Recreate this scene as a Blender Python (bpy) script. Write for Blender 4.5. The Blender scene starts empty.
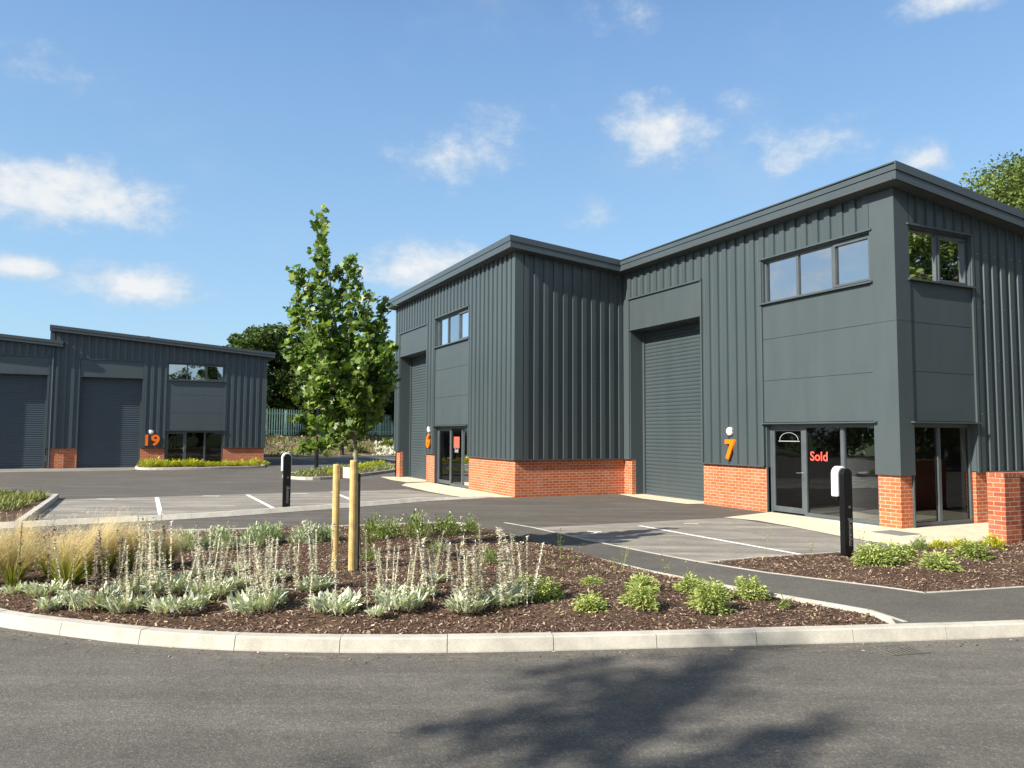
import bpy, math, random
import numpy as np
from mathutils import Vector, Matrix
random.seed(7)
D = bpy.data
SC = bpy.context.scene
COL = SC.collection
PI = math.pi
rad = math.radians

# ------------------------------------------------------------------ materials
class NT:
    def __init__(s, name):
        s.m = D.materials.new(name); s.m.use_nodes = True
        s.t = s.m.node_tree; s.t.nodes.clear()
        s.out = s.n('ShaderNodeOutputMaterial')
    def n(s, typ, **kw):
        nd = s.t.nodes.new(typ)
        for k, v in kw.items():
            if k in nd.bl_rna.properties: setattr(nd, k, v)
            else: nd.inputs[k].default_value = v
        return nd
    def l(s, a, b): s.t.links.new(a, b)
    def math(s, op, a, b=None, c=None, clamp=False):
        nd = s.n('ShaderNodeMath', operation=op); nd.use_clamp = clamp
        for i, v in enumerate((a, b, c)):
            if v is None: continue
            if isinstance(v, (int, float)): nd.inputs[i].default_value = v
            else: s.l(v, nd.inputs[i])
        return nd.outputs[0]
    def noise(s, vec, scale, detail=3, rough=.55):
        nd = s.n('ShaderNodeTexNoise'); nd.inputs['Scale'].default_value = scale
        nd.inputs['Detail'].default_value = detail; nd.inputs['Roughness'].default_value = rough
        s.l(vec, nd.inputs['Vector']); return nd.outputs['Fac']
    def ramp(s, fac, stops):
        nd = s.n('ShaderNodeValToRGB'); el = nd.color_ramp.elements
        while len(el) < len(stops): el.new(.5)
        for e, (p, c) in zip(el, stops):
            e.position = p; e.color = (*c, 1) if len(c) == 3 else c
        s.l(fac, nd.inputs[0]); return nd.outputs[0]
    def mix(s, fac, a, b, blend='MIX'):
        nd = s.n('ShaderNodeMixRGB', blend_type=blend)
        for i, v in enumerate((fac, a, b)):
            if isinstance(v, (int, float)): nd.inputs[i].default_value = v
            elif isinstance(v, tuple): nd.inputs[i].default_value = (*v, 1)
            else: s.l(v, nd.inputs[i])
        return nd.outputs[0]
    def pos(s): return s.n('ShaderNodeNewGeometry').outputs['Position']
    def bsdf(s, col, rough=.6, spec=.5, metal=0., bump=None, bstr=.3, bdist=.01):
        b = s.n('ShaderNodeBsdfPrincipled')
        if isinstance(col, tuple): b.inputs['Base Color'].default_value = (*col, 1)
        else: s.l(col, b.inputs['Base Color'])
        if isinstance(rough, (int, float)): b.inputs['Roughness'].default_value = rough
        else: s.l(rough, b.inputs['Roughness'])
        b.inputs['Specular IOR Level'].default_value = spec
        b.inputs['Metallic'].default_value = metal
        if bump is not None:
            bp = s.n('ShaderNodeBump'); bp.inputs['Strength'].default_value = bstr
            bp.inputs['Distance'].default_value = bdist
            s.l(bump, bp.inputs['Height']); s.l(bp.outputs[0], b.inputs['Normal'])
        return b
    def done(s, sh):
        s.l(sh.outputs[0] if hasattr(sh, 'outputs') else sh, s.out.inputs['Surface']); return s.m

def mul(c, k): return tuple(x * k for x in c)

def m_plain(name, col, rough=.6, spec=.5, metal=0., var=.12, scale=3., fine=60.):
    t = NT(name); p = t.pos()
    n = t.noise(p, scale, 4)
    c = t.ramp(n, [(.3, mul(col, 1 - var)), (.7, mul(col, 1 + var))])
    return t.done(t.bsdf(c, rough, spec, metal, t.noise(p, fine, 2), .08, .002))

def m_clad(name, col, rough=.36):
    # painted steel sheet: faint streaks and dust, slightly uneven gloss
    t = NT(name); p = t.pos()
    mp = t.n('ShaderNodeMapping'); mp.inputs['Scale'].default_value = (1.3, 1.3, .22); t.l(p, mp.inputs[0])
    n = t.noise(mp.outputs[0], 2.2, 5, .6); n2 = t.noise(p, .55, 3)
    c = t.ramp(n, [(.25, mul(col, .94)), (.75, mul(col, 1.06))])
    c = t.mix(t.math('MULTIPLY', n2, .08), c, (.19, .19, .175))
    r = t.math('MULTIPLY_ADD', n, .2, rough - .1)
    return t.done(t.bsdf(c, r, .5, 0, t.noise(p, 1.6, 2), .10, .02))

def m_brick(name, c1, c2, mortar, bw=.2425, bh=.08):
    t = NT(name); g = t.n('ShaderNodeNewGeometry'); p = g.outputs['Position']
    sp = t.n('ShaderNodeSeparateXYZ'); t.l(p, sp.inputs[0])
    sn = t.n('ShaderNodeSeparateXYZ'); t.l(g.outputs['True Normal'], sn.inputs[0])
    ax = t.math('GREATER_THAN', t.math('ABSOLUTE', sn.outputs[0]), .5)
    az = t.math('GREATER_THAN', t.math('ABSOLUTE', sn.outputs[2]), .5)
    mx = t.n('ShaderNodeMix'); t.l(ax, mx.inputs[0]); t.l(sp.outputs[0], mx.inputs[2]); t.l(sp.outputs[1], mx.inputs[3])
    mz = t.n('ShaderNodeMix'); t.l(az, mz.inputs[0]); t.l(sp.outputs[2], mz.inputs[2]); t.l(sp.outputs[1], mz.inputs[3])
    cb = t.n('ShaderNodeCombineXYZ'); t.l(mx.outputs[0], cb.inputs[0]); t.l(mz.outputs[0], cb.inputs[1])
    br = t.n('ShaderNodeTexBrick'); t.l(cb.outputs[0], br.inputs['Vector'])
    br.inputs['Scale'].default_value = 1.; br.inputs['Brick Width'].default_value = bw
    br.inputs['Row Height'].default_value = bh; br.inputs['Mortar Size'].default_value = .0065
    br.inputs['Mortar Smooth'].default_value = .15; br.inputs['Bias'].default_value = 0
    br.inputs['Color1'].default_value = (*c1, 1); br.inputs['Color2'].default_value = (*c2, 1)
    br.inputs['Mortar'].default_value = (*mortar, 1)
    n = t.noise(p, 26, 4, .6); n2 = t.noise(p, 2.1, 3)
    c = t.mix(.55, br.outputs['Color'], t.ramp(n, [(.25, (.45, .42, .4)), (.75, (1, 1, 1))]), 'MULTIPLY')
    c = t.mix(t.math('MULTIPLY', t.math('SUBTRACT', n2, .5, clamp=True), .5), c, (.62, .5, .42))
    h = t.math('SUBTRACT', t.math('MULTIPLY', n, .3), br.outputs['Fac'])
    return t.done(t.bsdf(c, .88, .25, 0, h, .6, .008))

def m_asphalt(name, base, warm=1., streak=.25, speck=.5):
    t = NT(name); p = t.pos()
    n1 = t.noise(p, 170, 2, .7); n2 = t.noise(p, .35, 5, .6); n3 = t.noise(p, 2.3, 5, .7)
    vo = t.n('ShaderNodeTexVoronoi'); vo.inputs['Scale'].default_value = 85; t.l(p, vo.inputs['Vector'])
    vc = t.n('ShaderNodeSeparateXYZ'); t.l(vo.outputs['Color'], vc.inputs[0])
    mq = t.n('ShaderNodeMapping'); mq.inputs['Rotation'].default_value = (0, 0, -1.12); t.l(p, mq.inputs[0])
    mp = t.n('ShaderNodeMapping'); mp.inputs['Scale'].default_value = (.30, 2.2, 1); t.l(mq.outputs[0], mp.inputs[0])
    n4 = t.noise(mp.outputs[0], 1.1, 6, .7)
    dark, lite = mul(base, .72), mul(base, 1.3)
    c = t.ramp(n2, [(.3, dark), (.7, lite)])
    c = t.mix(streak, c, t.ramp(n4, [(.38, mul(base, .60)), (.5, base), (.60, mul(base, 1.9))]))
    c = t.mix(.35, c, t.ramp(n3, [(.35, mul(base, .8)), (.65, mul(base, 1.25))]))
    n5 = t.noise(p, 1.9, 3, .5)
    c = t.mix(t.math('MULTIPLY', t.math('SUBTRACT', n5, .64, clamp=True), 4., clamp=True), c, mul(base, .42))
    n6 = t.noise(p, .8, 6, .75)
    c = t.mix(t.math('MULTIPLY', t.math('SUBTRACT', n6, .56, clamp=True), 2.2 * streak, clamp=True), c, mul(base, 2.1))
    # aggregate: dark binder, pale chips
    ag = t.ramp(vc.outputs[0], [(.0, (.5, .5, .5)), (.55, (.95, .95, .95)), (.86, (1.2, 1.17, 1.1)), (1., (2.1, 2., 1.8))])
    c = t.mix(speck, c, ag, 'MULTIPLY')
    c = t.mix(speck * .6, c, t.ramp(n1, [(.3, (.6, .6, .6)), (.7, (1.4, 1.4, 1.38))]), 'MULTIPLY')
    return t.done(t.bsdf(c, .86, .35, 0, t.math('ADD', vo.outputs['Distance'], n1), .35, .006))

def m_concrete(name, col, var=.15, rough=.85, scale=4.):
    t = NT(name); p = t.pos()
    n = t.noise(p, scale, 6, .65); n2 = t.noise(p, 110, 2); n3 = t.noise(p, 1.1, 4, .7)
    c = t.ramp(n, [(.28, mul(col, 1 - var * 1.5)), (.72, mul(col, 1 + var))])
    c = t.mix(t.math('MULTIPLY', t.math('SUBTRACT', n3, .5, clamp=True), 1.4), c, mul(col, .55))
    c = t.mix(.5, c, t.ramp(n2, [(.3, (.7, .69, .66)), (.7, (1.2, 1.2, 1.2))]), 'MULTIPLY')
    return t.done(t.bsdf(c, rough, .3, 0, n2, .3, .004))

def m_leaf(name, c1, c2, c3=None, trans=.35, rough=.5, nscale=1.3):
    t = NT(name); g = t.n('ShaderNodeNewGeometry'); p = g.outputs['Position']
    r = g.outputs['Random Per Island']
    st = [(0., c1), (.62, c2), (1., c3 or mul(c2, 1.35))]
    c = t.ramp(r, st)
    n = t.noise(p, nscale, 2)
    c = t.mix(.7, c, t.ramp(n, [(.3, (.68, .75, .7)), (.7, (1.22, 1.18, 1.05))]), 'MULTIPLY')
    b = t.bsdf(c, rough, .35)
    tr = t.n('ShaderNodeBsdfTranslucent'); t.l(t.mix(1., c, (1.25, 1.35, .6), 'MULTIPLY'), tr.inputs[0])
    mx = t.n('ShaderNodeMixShader'); mx.inputs[0].default_value = trans
    t.l(b.outputs[0], mx.inputs[1]); t.l(tr.outputs[0], mx.inputs[2])
    return t.done(mx)

def m_height(name, stops, zmax, trans=.3):
    # colour along the height of a plant (green base, straw tips), in the plant's own space
    t = NT(name); tc = t.n('ShaderNodeTexCoord'); sp = t.n('ShaderNodeSeparateXYZ'); t.l(tc.outputs['Object'], sp.inputs[0])
    g = t.n('ShaderNodeNewGeometry')
    z = t.math('ADD', t.math('DIVIDE', sp.outputs[2], zmax), t.math('MULTIPLY', t.math('SUBTRACT', g.outputs['Random Per Island'], .5), .25))
    c = t.ramp(z, stops)
    c = t.mix(.6, c, t.ramp(g.outputs['Random Per Island'], [(0, (.65, .65, .65)), (1, (1.25, 1.25, 1.25))]), 'MULTIPLY')
    b = t.bsdf(c, .6, .3); tr = t.n('ShaderNodeBsdfTranslucent'); t.l(c, tr.inputs[0])
    mx = t.n('ShaderNodeMixShader'); mx.inputs[0].default_value = trans
    t.l(b.outputs[0], mx.inputs[1]); t.l(tr.outputs[0], mx.inputs[2]); return t.done(mx)

def m_glass(name, tint=.35, ior=1.75, base=.05):
    t = NT(name)
    tr = t.n('ShaderNodeBsdfTransparent'); tr.inputs[0].default_value = (tint, tint * 1.04, tint * 1.03, 1)
    gl = t.n('ShaderNodeBsdfGlossy'); gl.inputs['Roughness'].default_value = .015; gl.inputs[0].default_value = (.93, .97, 1, 1)
    fr = t.n('ShaderNodeFresnel'); fr.inputs[0].default_value = ior
    n = t.noise(t.pos(), .9, 2)
    bp = t.n('ShaderNodeBump'); bp.inputs['Strength'].default_value = .05; bp.inputs['Distance'].default_value = .05
    t.l(n, bp.inputs['Height']); t.l(bp.outputs[0], gl.inputs['Normal'])
    f = t.math('ADD', fr.outputs[0], base, clamp=True)
    mx = t.n('ShaderNodeMixShader'); t.l(f, mx.inputs[0]); t.l(tr.outputs[0], mx.inputs[1]); t.l(gl.outputs[0], mx.inputs[2])
    return t.done(mx)

M = {}
M['clad'] = m_clad('ribbed_cladding_paint', (.044, .061, .067))
M['flat'] = m_clad('flat_panel_paint', (.046, .063, .069), .48)
M['trim'] = m_clad('trim_paint', (.052, .070, .076), .38)
M['fascia'] = m_clad('fascia_paint', (.047, .063, .071), .34)
M['roller'] = m_clad('roller_door_paint', (.043, .060, .067), .4)
M['frame'] = m_plain('window_frame_paint', (.075, .088, .095), .35)
M['clad2'] = m_clad('ribbed_cladding_bluegrey', (.044, .064, .077))
M['flat2'] = m_clad('flat_panel_bluegrey', (.048, .069, .080), .48)
M['roller2'] = m_clad('roller_door_bluegrey', (.042, .062, .082), .4)
M['brick'] = m_brick('orange_red_brick', (.60, .165, .062), (.46, .105, .040), (.62, .46, .33))
M['brick2'] = m_brick('garden_wall_brick', (.52, .14, .06), (.30, .075, .04), (.50, .38, .29))
M['glass'] = m_glass('window_glass', .10, 1.9, .46)
M['glassd'] = m_glass('door_glass', .45, 1.52, .01)
M['soffit'] = m_plain('soffit_paint', (.045, .055, .058), .6)
M['dark'] = m_plain('dark_interior', (.05, .05, .05), .8)
M['inwall'] = m_plain('interior_plaster', (.16, .155, .15), .9)
M['infloor'] = m_concrete('interior_floor', (.30, .29, .27))
M['roofm'] = m_plain('roof_sheet', (.16, .19, .19), .5)
M['road'] = m_asphalt('road_asphalt', (.108, .101, .089), speck=.55, streak=.32)
M['yard'] = m_asphalt('yard_asphalt', (.092, .083, .072), streak=.5, speck=.4)
M['bay'] = m_asphalt('bay_asphalt', (.215, .198, .172), streak=.7, speck=.35)
M['path'] = m_asphalt('path_asphalt', (.094, .088, .077), streak=.12, speck=.55)
M['kerb'] = m_concrete('kerb_concrete', (.47, .445, .385))
M['mortar'] = m_concrete('kerb_joint', (.10, .10, .09))
M['slab'] = m_concrete('paving_concrete', (.60, .54, .40), .10)
M['white'] = m_plain('road_paint', (.78, .78, .74), .6, var=.12, scale=9)
M['orange'] = m_plain('orange_number_face', (.95, .18, .0), .4, var=.03)
M['red'] = m_plain('red_vinyl', (.85, .10, .07), .5, var=.02)
M['whitep'] = m_plain('white_plastic', (.80, .80, .78), .3, var=.03)
M['vinyl_reflection'] = m_plain('white_vinyl_and_reflection', (.36, .40, .41), .5, var=.05)  # sign lettering, and the reflection drawn on the door glass
M['black'] = m_plain('black_powder_coat', (.004, .004, .005), .35, var=.1)
M['chrome'] = m_plain('satin_steel', (.6, .6, .58), .3, metal=1., var=.05)
M['iron'] = m_plain('cast_iron', (.12, .11, .095), .7)
M['darkgrey'] = m_plain('cover_frame', (.16, .16, .15), .8)
M['grass'] = m_concrete('far_grass', (.07, .10, .03), .3, .95, 1.5)
M['bark'] = m_plain('maple_bark', (.24, .22, .15), .85, var=.3, scale=18, fine=120)
M['barkd'] = m_plain('dark_bark', (.07, .055, .04), .9, var=.3, scale=6)
M['fence'] = m_plain('green_galvanised_pales', (.42, .60, .46), .5, metal=.1, var=.2, scale=1)
M['leaf'] = m_leaf('maple_leaves', (.065, .125, .024), (.14, .225, .042), (.36, .42, .14), .38, .4, 2.2)
M['tree1'] = m_leaf('dark_tree_leaves', (.034, .068, .018), (.068, .112, .028), (.115, .155, .045), .2, .5, .5)
M['tree2'] = m_leaf('yellow_green_leaves', (.075, .095, .018), (.12, .14, .028), (.16, .18, .04), .25, .5, .5)
M['tree3'] = m_leaf('mid_green_leaves', (.050, .088, .018), (.105, .145, .032), (.20, .21, .06), .25, .5, .7)
M['tree4'] = m_leaf('olive_tree_leaves', (.07, .11, .028), (.13, .18, .048), (.24, .28, .09), .25, .6, .7)
M['silver'] = m_leaf('woolly_grey_leaves', (.42, .45, .35), (.58, .61, .49), (.74, .76, .65), .2, .8, 6)
M['silver2'] = m_leaf('silver_shrub_leaves', (.26, .32, .21), (.40, .45, .32), (.58, .62, .46), .2, .8, 6)
M['spike'] = m_leaf('dried_flower_spike', (.44, .39, .33), (.60, .56, .48), (.74, .71, .63), .15, .9, 9)
M['spiked'] = m_leaf('brown_flower_spike', (.13, .09, .07), (.22, .17, .14), (.42, .36, .30), .15, .9, 9)
M['sage'] = m_leaf('sage_leaves', (.22, .28, .065), (.38, .44, .14), (.60, .62, .30), .25, .7, 7)
M['yellow'] = m_leaf('yellow_green_shrub', (.32, .36, .03), (.52, .52, .05), (.70, .66, .10), .25, .6, 6)
M['olive'] = m_leaf('olive_shrub_leaves', (.11, .16, .04), (.20, .27, .07), (.34, .40, .13), .25, .6, 6)
M['redleaf'] = m_leaf('bronze_leaves', (.17, .055, .045), (.26, .09, .06), (.34, .16, .10), .2, .6, 3)
M['petal'] = m_leaf('small_white_flowers', (.75, .74, .62), (.82, .8, .7), (.8, .8, .4), .2, .7, 3)
M['stipa'] = m_height('feather_grass', [(.0, (.30, .37, .04)), (.32, (.42, .44, .08)), (.52, (.68, .56, .25)), (1., (.88, .76, .52))], .75, .5)
M['cover'] = m_leaf('low_ground_cover', (.11, .13, .035), (.20, .22, .07), (.36, .35, .16), .2, .8, 4)
M['weed'] = m_leaf('thin_weed_leaves', (.14, .20, .05), (.25, .30, .08), (.6, .52, .1), .2, .7, 4)
M['stake'] = m_plain('treated_pine_stake', (.50, .36, .14), .8, var=.22, scale=9, fine=90)
M['stakeb'] = m_plain('raw_timber_board', (.74, .60, .42), .8, var=.15, scale=9)
M['chips'] = m_leaf('bark_chips', (.042, .024, .017), (.175, .110, .080), (.56, .43, .32), .0, .9, 3)
M['rock'] = m_leaf('pale_rubble', (.26, .25, .20), (.46, .43, .34), (.66, .62, .50), .0, .9, .5)
t = NT('mulch_soil'); p = t.pos()
n = t.noise(p, 34, 5, .7); n2 = t.noise(p, 1.3, 3)
c = t.ramp(n, [(.30, (.026, .015, .011)), (.5, (.085, .049, .034)), (.68, (.20, .13, .09))])
c = t.mix(t.math('MULTIPLY', t.math('SUBTRACT', n2, .52, clamp=True), 2.2), c, (.20, .13, .08))
M['mulch'] = t.done(t.bsdf(c, .95, .2, 0, n, .9, .03))
t = NT('bank_soil'); p = t.pos(); n = t.noise(p, 1.6, 6, .7)
M['bank'] = t.done(t.bsdf(t.ramp(n, [(.3, (.05, .045, .025)), (.5, (.14, .10, .06)), (.7, (.30, .22, .13))]), .95, .2, 0, n, .6, .3))

# ------------------------------------------------------------------ mesh helpers
def wloc(o):
    v = Vector((0, 0, 0))
    while o is not None:
        v = v + o.location; o = o.parent
    return v

def link(name, me, mat, parent=None, loc=None):
    o = D.objects.new(name, me); COL.objects.link(o)
    if mat is not None and not me.materials: me.materials.append(mat)
    if parent is not None: o.parent = parent
    if loc is not None: o.location = loc
    return o

def tag(o, label=None, cat=None, group=None, kind=None):
    if label: o['label'] = label
    if cat: o['category'] = cat
    if group: o['group'] = group
    if kind: o['kind'] = kind
    return o

def empty(name, loc, label, cat, group=None, rz=0):
    o = D.objects.new(name, None); COL.objects.link(o); o.location = loc; o.rotation_euler = (0, 0, rz)
    o.empty_display_size = .2
    return tag(o, label, cat, group)

class MB:
    def __init__(s): s.v = []; s.f = []; s.parts = []
    def add(s, vs, fs):
        b = len(s.v); s.parts.append((b, [tuple(v) for v in vs], [tuple(f) for f in fs])); s.v += [tuple(v) for v in vs]; s.f += [tuple(i + b for i in f) for f in fs]; return s
    def box(s, a, b, P=None):
        (x0, y0, z0), (x1, y1, z1) = a, b
        P = P or (lambda x, y, z: (x, y, z))
        vs = [P(x, y, z) for z in (z0, z1) for y in (y0, y1) for x in (x0, x1)]
        return s.add(vs, [(0, 1, 3, 2), (4, 6, 7, 5), (0, 4, 5, 1), (2, 3, 7, 6), (0, 2, 6, 4), (1, 5, 7, 3)])
    def prism(s, poly, z0, z1):
        n = len(poly)
        zz0 = z0 if callable(z0) else (lambda x, y: z0); zz1 = z1 if callable(z1) else (lambda x, y: z1)
        vs = [(x, y, zz0(x, y)) for x, y in poly] + [(x, y, zz1(x, y)) for x, y in poly]
        return s.add(vs, [tuple(range(n))[::-1], tuple(range(n, 2 * n))] + [(i, (i + 1) % n, n + (i + 1) % n, n + i) for i in range(n)])
    def tube(s, pts, rads, seg=8, cap=True):
        rings = []; pts = [Vector(p) for p in pts]
        for i, p in enumerate(pts):
            d = (pts[min(i + 1, len(pts) - 1)] - pts[max(i - 1, 0)]).normalized()
            a = d.cross(Vector((0, 0, 1)) if abs(d.z) < .9 else Vector((1, 0, 0))).normalized(); b = d.cross(a)
            r = rads[i] if isinstance(rads, (list, tuple)) else rads
            rings.append([tuple(p + (a * math.cos(2 * PI * k / seg) + b * math.sin(2 * PI * k / seg)) * r) for k in range(seg)])
        vs = [v for r in rings for v in r]; fs = []
        for i in range(len(pts) - 1):
            for k in range(seg):
                k2 = (k + 1) % seg; fs.append((i * seg + k, i * seg + k2, (i + 1) * seg + k2, (i + 1) * seg + k))
        if cap: fs += [tuple(range(seg))[::-1], tuple(range((len(pts) - 1) * seg, len(pts) * seg))]
        return s.add(vs, fs)
    def mesh(s, name, off=(0, 0, 0), bevel=0):
        me = D.meshes.new(name)
        ox, oy, oz = off
        me.from_pydata([(x - ox, y - oy, z - oz) for x, y, z in s.v], [], s.f)
        import bmesh
        bm = bmesh.new(); bm.from_mesh(me); bmesh.ops.recalc_face_normals(bm, faces=bm.faces[:])
        if bevel: bmesh.ops.bevel(bm, geom=bm.edges[:], offset=bevel, segments=1, affect='EDGES', clamp_overlap=True)
        bm.to_mesh(me); bm.free(); return me
    def build(s, name, mat, parent=None, bevel=0):
        off = wloc(parent) if parent is not None else (0, 0, 0)
        return link(name, s.mesh(name, off, bevel), mat, parent)

def build_each(mb, name, mat, parent=None):
    # one object for each separate piece that was added
    out = []
    for b0, vs, fs in mb.parts:
        m2 = MB(); m2.add(vs, fs); out.append(m2.build(name, mat, parent))
    return out

def fast(name, V, k):
    """mesh of independent k-gons from an (n*k,3) array"""
    V = np.asarray(V, np.float32).reshape(-1, 3); n = len(V) // k
    me = D.meshes.new(name); me.vertices.add(len(V)); me.vertices.foreach_set('co', V.ravel())
    me.loops.add(n * k); me.loops.foreach_set('vertex_index', np.arange(n * k, dtype=np.int32))
    me.polygons.add(n); me.polygons.foreach_set('loop_start', np.arange(0, n * k, k, dtype=np.int32))
    me.polygons.foreach_set('loop_total', np.full(n, k, np.int32))
    me.update(calc_edges=True); return me

def strips(name, rows):
    """rows: (n, m+1, 2, 3) -> n joined ribbons of m quads"""
    n, m1 = rows.shape[:2]; V = rows.reshape(-1, 3).astype(np.float32)
    me = D.meshes.new(name); me.vertices.add(len(V)); me.vertices.foreach_set('co', V.ravel())
    b = (np.arange(n)[:, None] * (m1 * 2) + np.arange(m1 - 1)[None] * 2)
    q = np.stack([b, b + 1, b + 3, b + 2], -1).reshape(-1).astype(np.int32); nf = n * (m1 - 1)
    me.loops.add(nf * 4); me.loops.foreach_set('vertex_index', q)
    me.polygons.add(nf); me.polygons.foreach_set('loop_start', np.arange(0, nf * 4, 4, dtype=np.int32))
    me.polygons.foreach_set('loop_total', np.full(nf, 4, np.int32)); me.update(calc_edges=True); return me

def blades(base, az, e0, e1, L, W, prof, twist=None):
    n = len(base); m = len(prof) - 1
    h = np.stack([np.cos(az), np.sin(az), 0 * az], -1); s = np.stack([-np.sin(az), np.cos(az), 0 * az], -1)
    if twist is not None: s = s * np.cos(twist)[:, None] + np.array([0, 0, 1.]) * np.sin(twist)[:, None]
    P = np.array(base, float); rows = np.zeros((n, m + 1, 2, 3))
    for k in range(m + 1):
        w = (W * prof[k] / 2)[:, None]; rows[:, k, 0] = P - s * w; rows[:, k, 1] = P + s * w
        e = e0 + (e1 - e0) * (k + .5) / m
        P = P + (L / m)[:, None] * (h * np.cos(e)[:, None] + np.array([0, 0, 1.]) * np.sin(e)[:, None])
    return rows

def copy_tree(o, parent=None):
    c = o.copy(); COL.objects.link(c)
    if parent is not None: c.parent = parent
    for ch in list(o.children): copy_tree(ch, c)
    return c

def text_mesh(s, size, ext, bold=.0, align='CENTER'):
    cu = D.curves.new('lettering', 'FONT'); cu.body = s; cu.size = size; cu.extrude = ext; cu.offset = bold
    cu.align_x = align; cu.align_y = 'CENTER'; cu.resolution_u = 4
    o = D.objects.new('lettering', cu); COL.objects.link(o)
    dg = bpy.context.evaluated_depsgraph_get(); me = D.meshes.new_from_object(o.evaluated_get(dg))
    D.objects.remove(o); D.curves.remove(cu); return me

def text_part(name, s, size, ext, mat, parent, loc, rot, bold=0, sx=1.):
    me = text_mesh(s, size, ext, bold)
    me.transform(Matrix.Translation(Vector(loc) - wloc(parent)) @ rot @ Matrix.Diagonal((sx, 1, 1, 1)))
    me.materials.clear(); return link(name, me, mat, parent)
ROTF = Matrix.Rotation(PI / 2, 4, 'X')                       # faces -Y
ROTX = Matrix.Rotation(PI / 2, 4, 'Z') @ ROTF                # faces +X

# ------------------------------------------------------------------ facade helpers: (s along, d outward, z up)
Y6 = -3.954; X6 = -9.972; X19 = -35.2
P7 = lambda s, d, z: (s, -d, z)
P6 = lambda s, d, z: (s, Y6 - d, z)
PS7 = lambda s, d, z: (d, s, z)
PS6 = lambda s, d, z: (X6 + d, s, z)
P19 = lambda s, d, z: (X19 + d, s, z)

def fbox(P, s0, s1, d0, d1, z0, z1, mb=None):
    return (mb or MB()).box((s0, d0, z0), (s1, d1, z1), P)

def ribbed(P, s0, s1, z0, z1, phase=0., pitch=.345, d0=.03, dep=.046, mb=None, zb=None):
    """trapezoidal sheet between s0 and s1, foot z0, top z1(s); returns MB"""
    mb = mb or MB(); f1 = z1 if callable(z1) else (lambda s: z1)
    prof = [(0, dep), (.150, dep), (.166, 0), (.235, 0), (.245, .008), (.255, 0), (pitch - .016, 0)]
    pts = []
    k = math.floor((s0 - phase) / pitch) - 1
    def dat(s):
        u = (s - phase) % pitch
        pr = prof + [(pitch, dep)]
        for (a, b), (c, d) in zip(pr, pr[1:]):
            if a <= u <= c: return b + (d - b) * (u - a) / (c - a)
        return 0
    ss = [s0]
    while phase + k * pitch < s1:
        for a, _ in prof:
            s = phase + k * pitch + a
            if s0 + .004 < s < s1 - .004: ss.append(s)
        k += 1
    ss.append(s1)
    vs = []
    for s in ss:
        d = d0 + dat(s); vs += [P(s, d, z0), P(s, d, f1(s))]
    fs = [(2 * i, 2 * i + 2, 2 * i + 3, 2 * i + 1) for i in range(len(ss) - 1)]
    return mb.add(vs, fs)

def slats(P, s0, s1, d, z0, z1, pitch=.115):
    mb = MB(); n = round((z1 - z0) / pitch); h = (z1 - z0) / n; vs = []; fs = []
    pr = [(0., 0.), (.10, .012), (.35, .020), (.65, .020), (.88, .012), (.95, 0.)]
    zs = [(z0 + (i + a) * h, b) for i in range(n) for a, b in pr] + [(z1, 0)]
    for z, b in zs: vs += [P(s0, d + b, z), P(s1, d + b, z)]
    fs = [(2 * i, 2 * i + 1, 2 * i + 3, 2 * i + 2) for i in range(len(zs) - 1)]
    return mb.add(vs, fs)

def roller(B, P, s0, s1, z1, rec, hz, mroll, mflat, label=None, headed=True):
    """recessed roller shutter with reveals, header panel above up to hz"""
    r = slats(P, s0 + .06, s1 - .06, -rec, .03, z1 + .3).build('roller_door', mroll, B)
    if label: r['label'] = label
    g = MB(); fbox(P, s0 + .002, s0 + .09, -rec - .02, -rec + .07, 0, z1, g); fbox(P, s1 - .09, s1 - .002, -rec - .02, -rec + .07, 0, z1, g)
    build_each(g, 'guide_rail', mflat, r)
    fbox(P, s0 + .092, s1 - .092, -rec + .0, -rec + .035, .004, .05).build('bottom_bar', M['frame'], r)
    pz = 1.12 if P is not P19 else 1.03
    rv = MB()
    for a, b in ((s0 - .03, s0 + .004), (s1 - .004, s1 + .03)):
        vs = [P(x, d_, z) for x in (a, b) for d_, z in ((-rec - .05, 0), (-.15, 0), (-.15, pz + .004), (.04, pz + .004), (.04, z1), (-rec - .05, z1))]
        rv.add(vs, [(0, 1, 2, 3, 4, 5), (11, 10, 9, 8, 7, 6)] + [(i, (i + 1) % 6, 6 + (i + 1) % 6, 6 + i) for i in range(6)])
    fbox(P, s0 - .03, s1 + .03, -rec - .05, .035, z1, z1 + .03, rv); build_each(rv, 'door_reveal', mflat, B)
    if headed:
        fbox(P, s0 - .02, s1 + .02, -.02, .045, z1 + .032, hz).build('header_panel', mflat, B)
        tr = MB(); fbox(P, s0 - .09, s1 + .09, .03, .10, hz, hz + .045, tr); fbox(P, s0 - .06, s1 + .06, .03, .085, z1 - .005, z1 + .03, tr)
        fbox(P, s0 - .09, s0 - .03, .0, .078, 1.12 if P is not P19 else 1.03, hz - .002, tr); fbox(P, s1 + .03, s1 + .09, 0, .078, 1.12 if P is not P19 else 1.03, hz - .002, tr)
        build_each(tr, 'door_trim', M['trim'], B)

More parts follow.
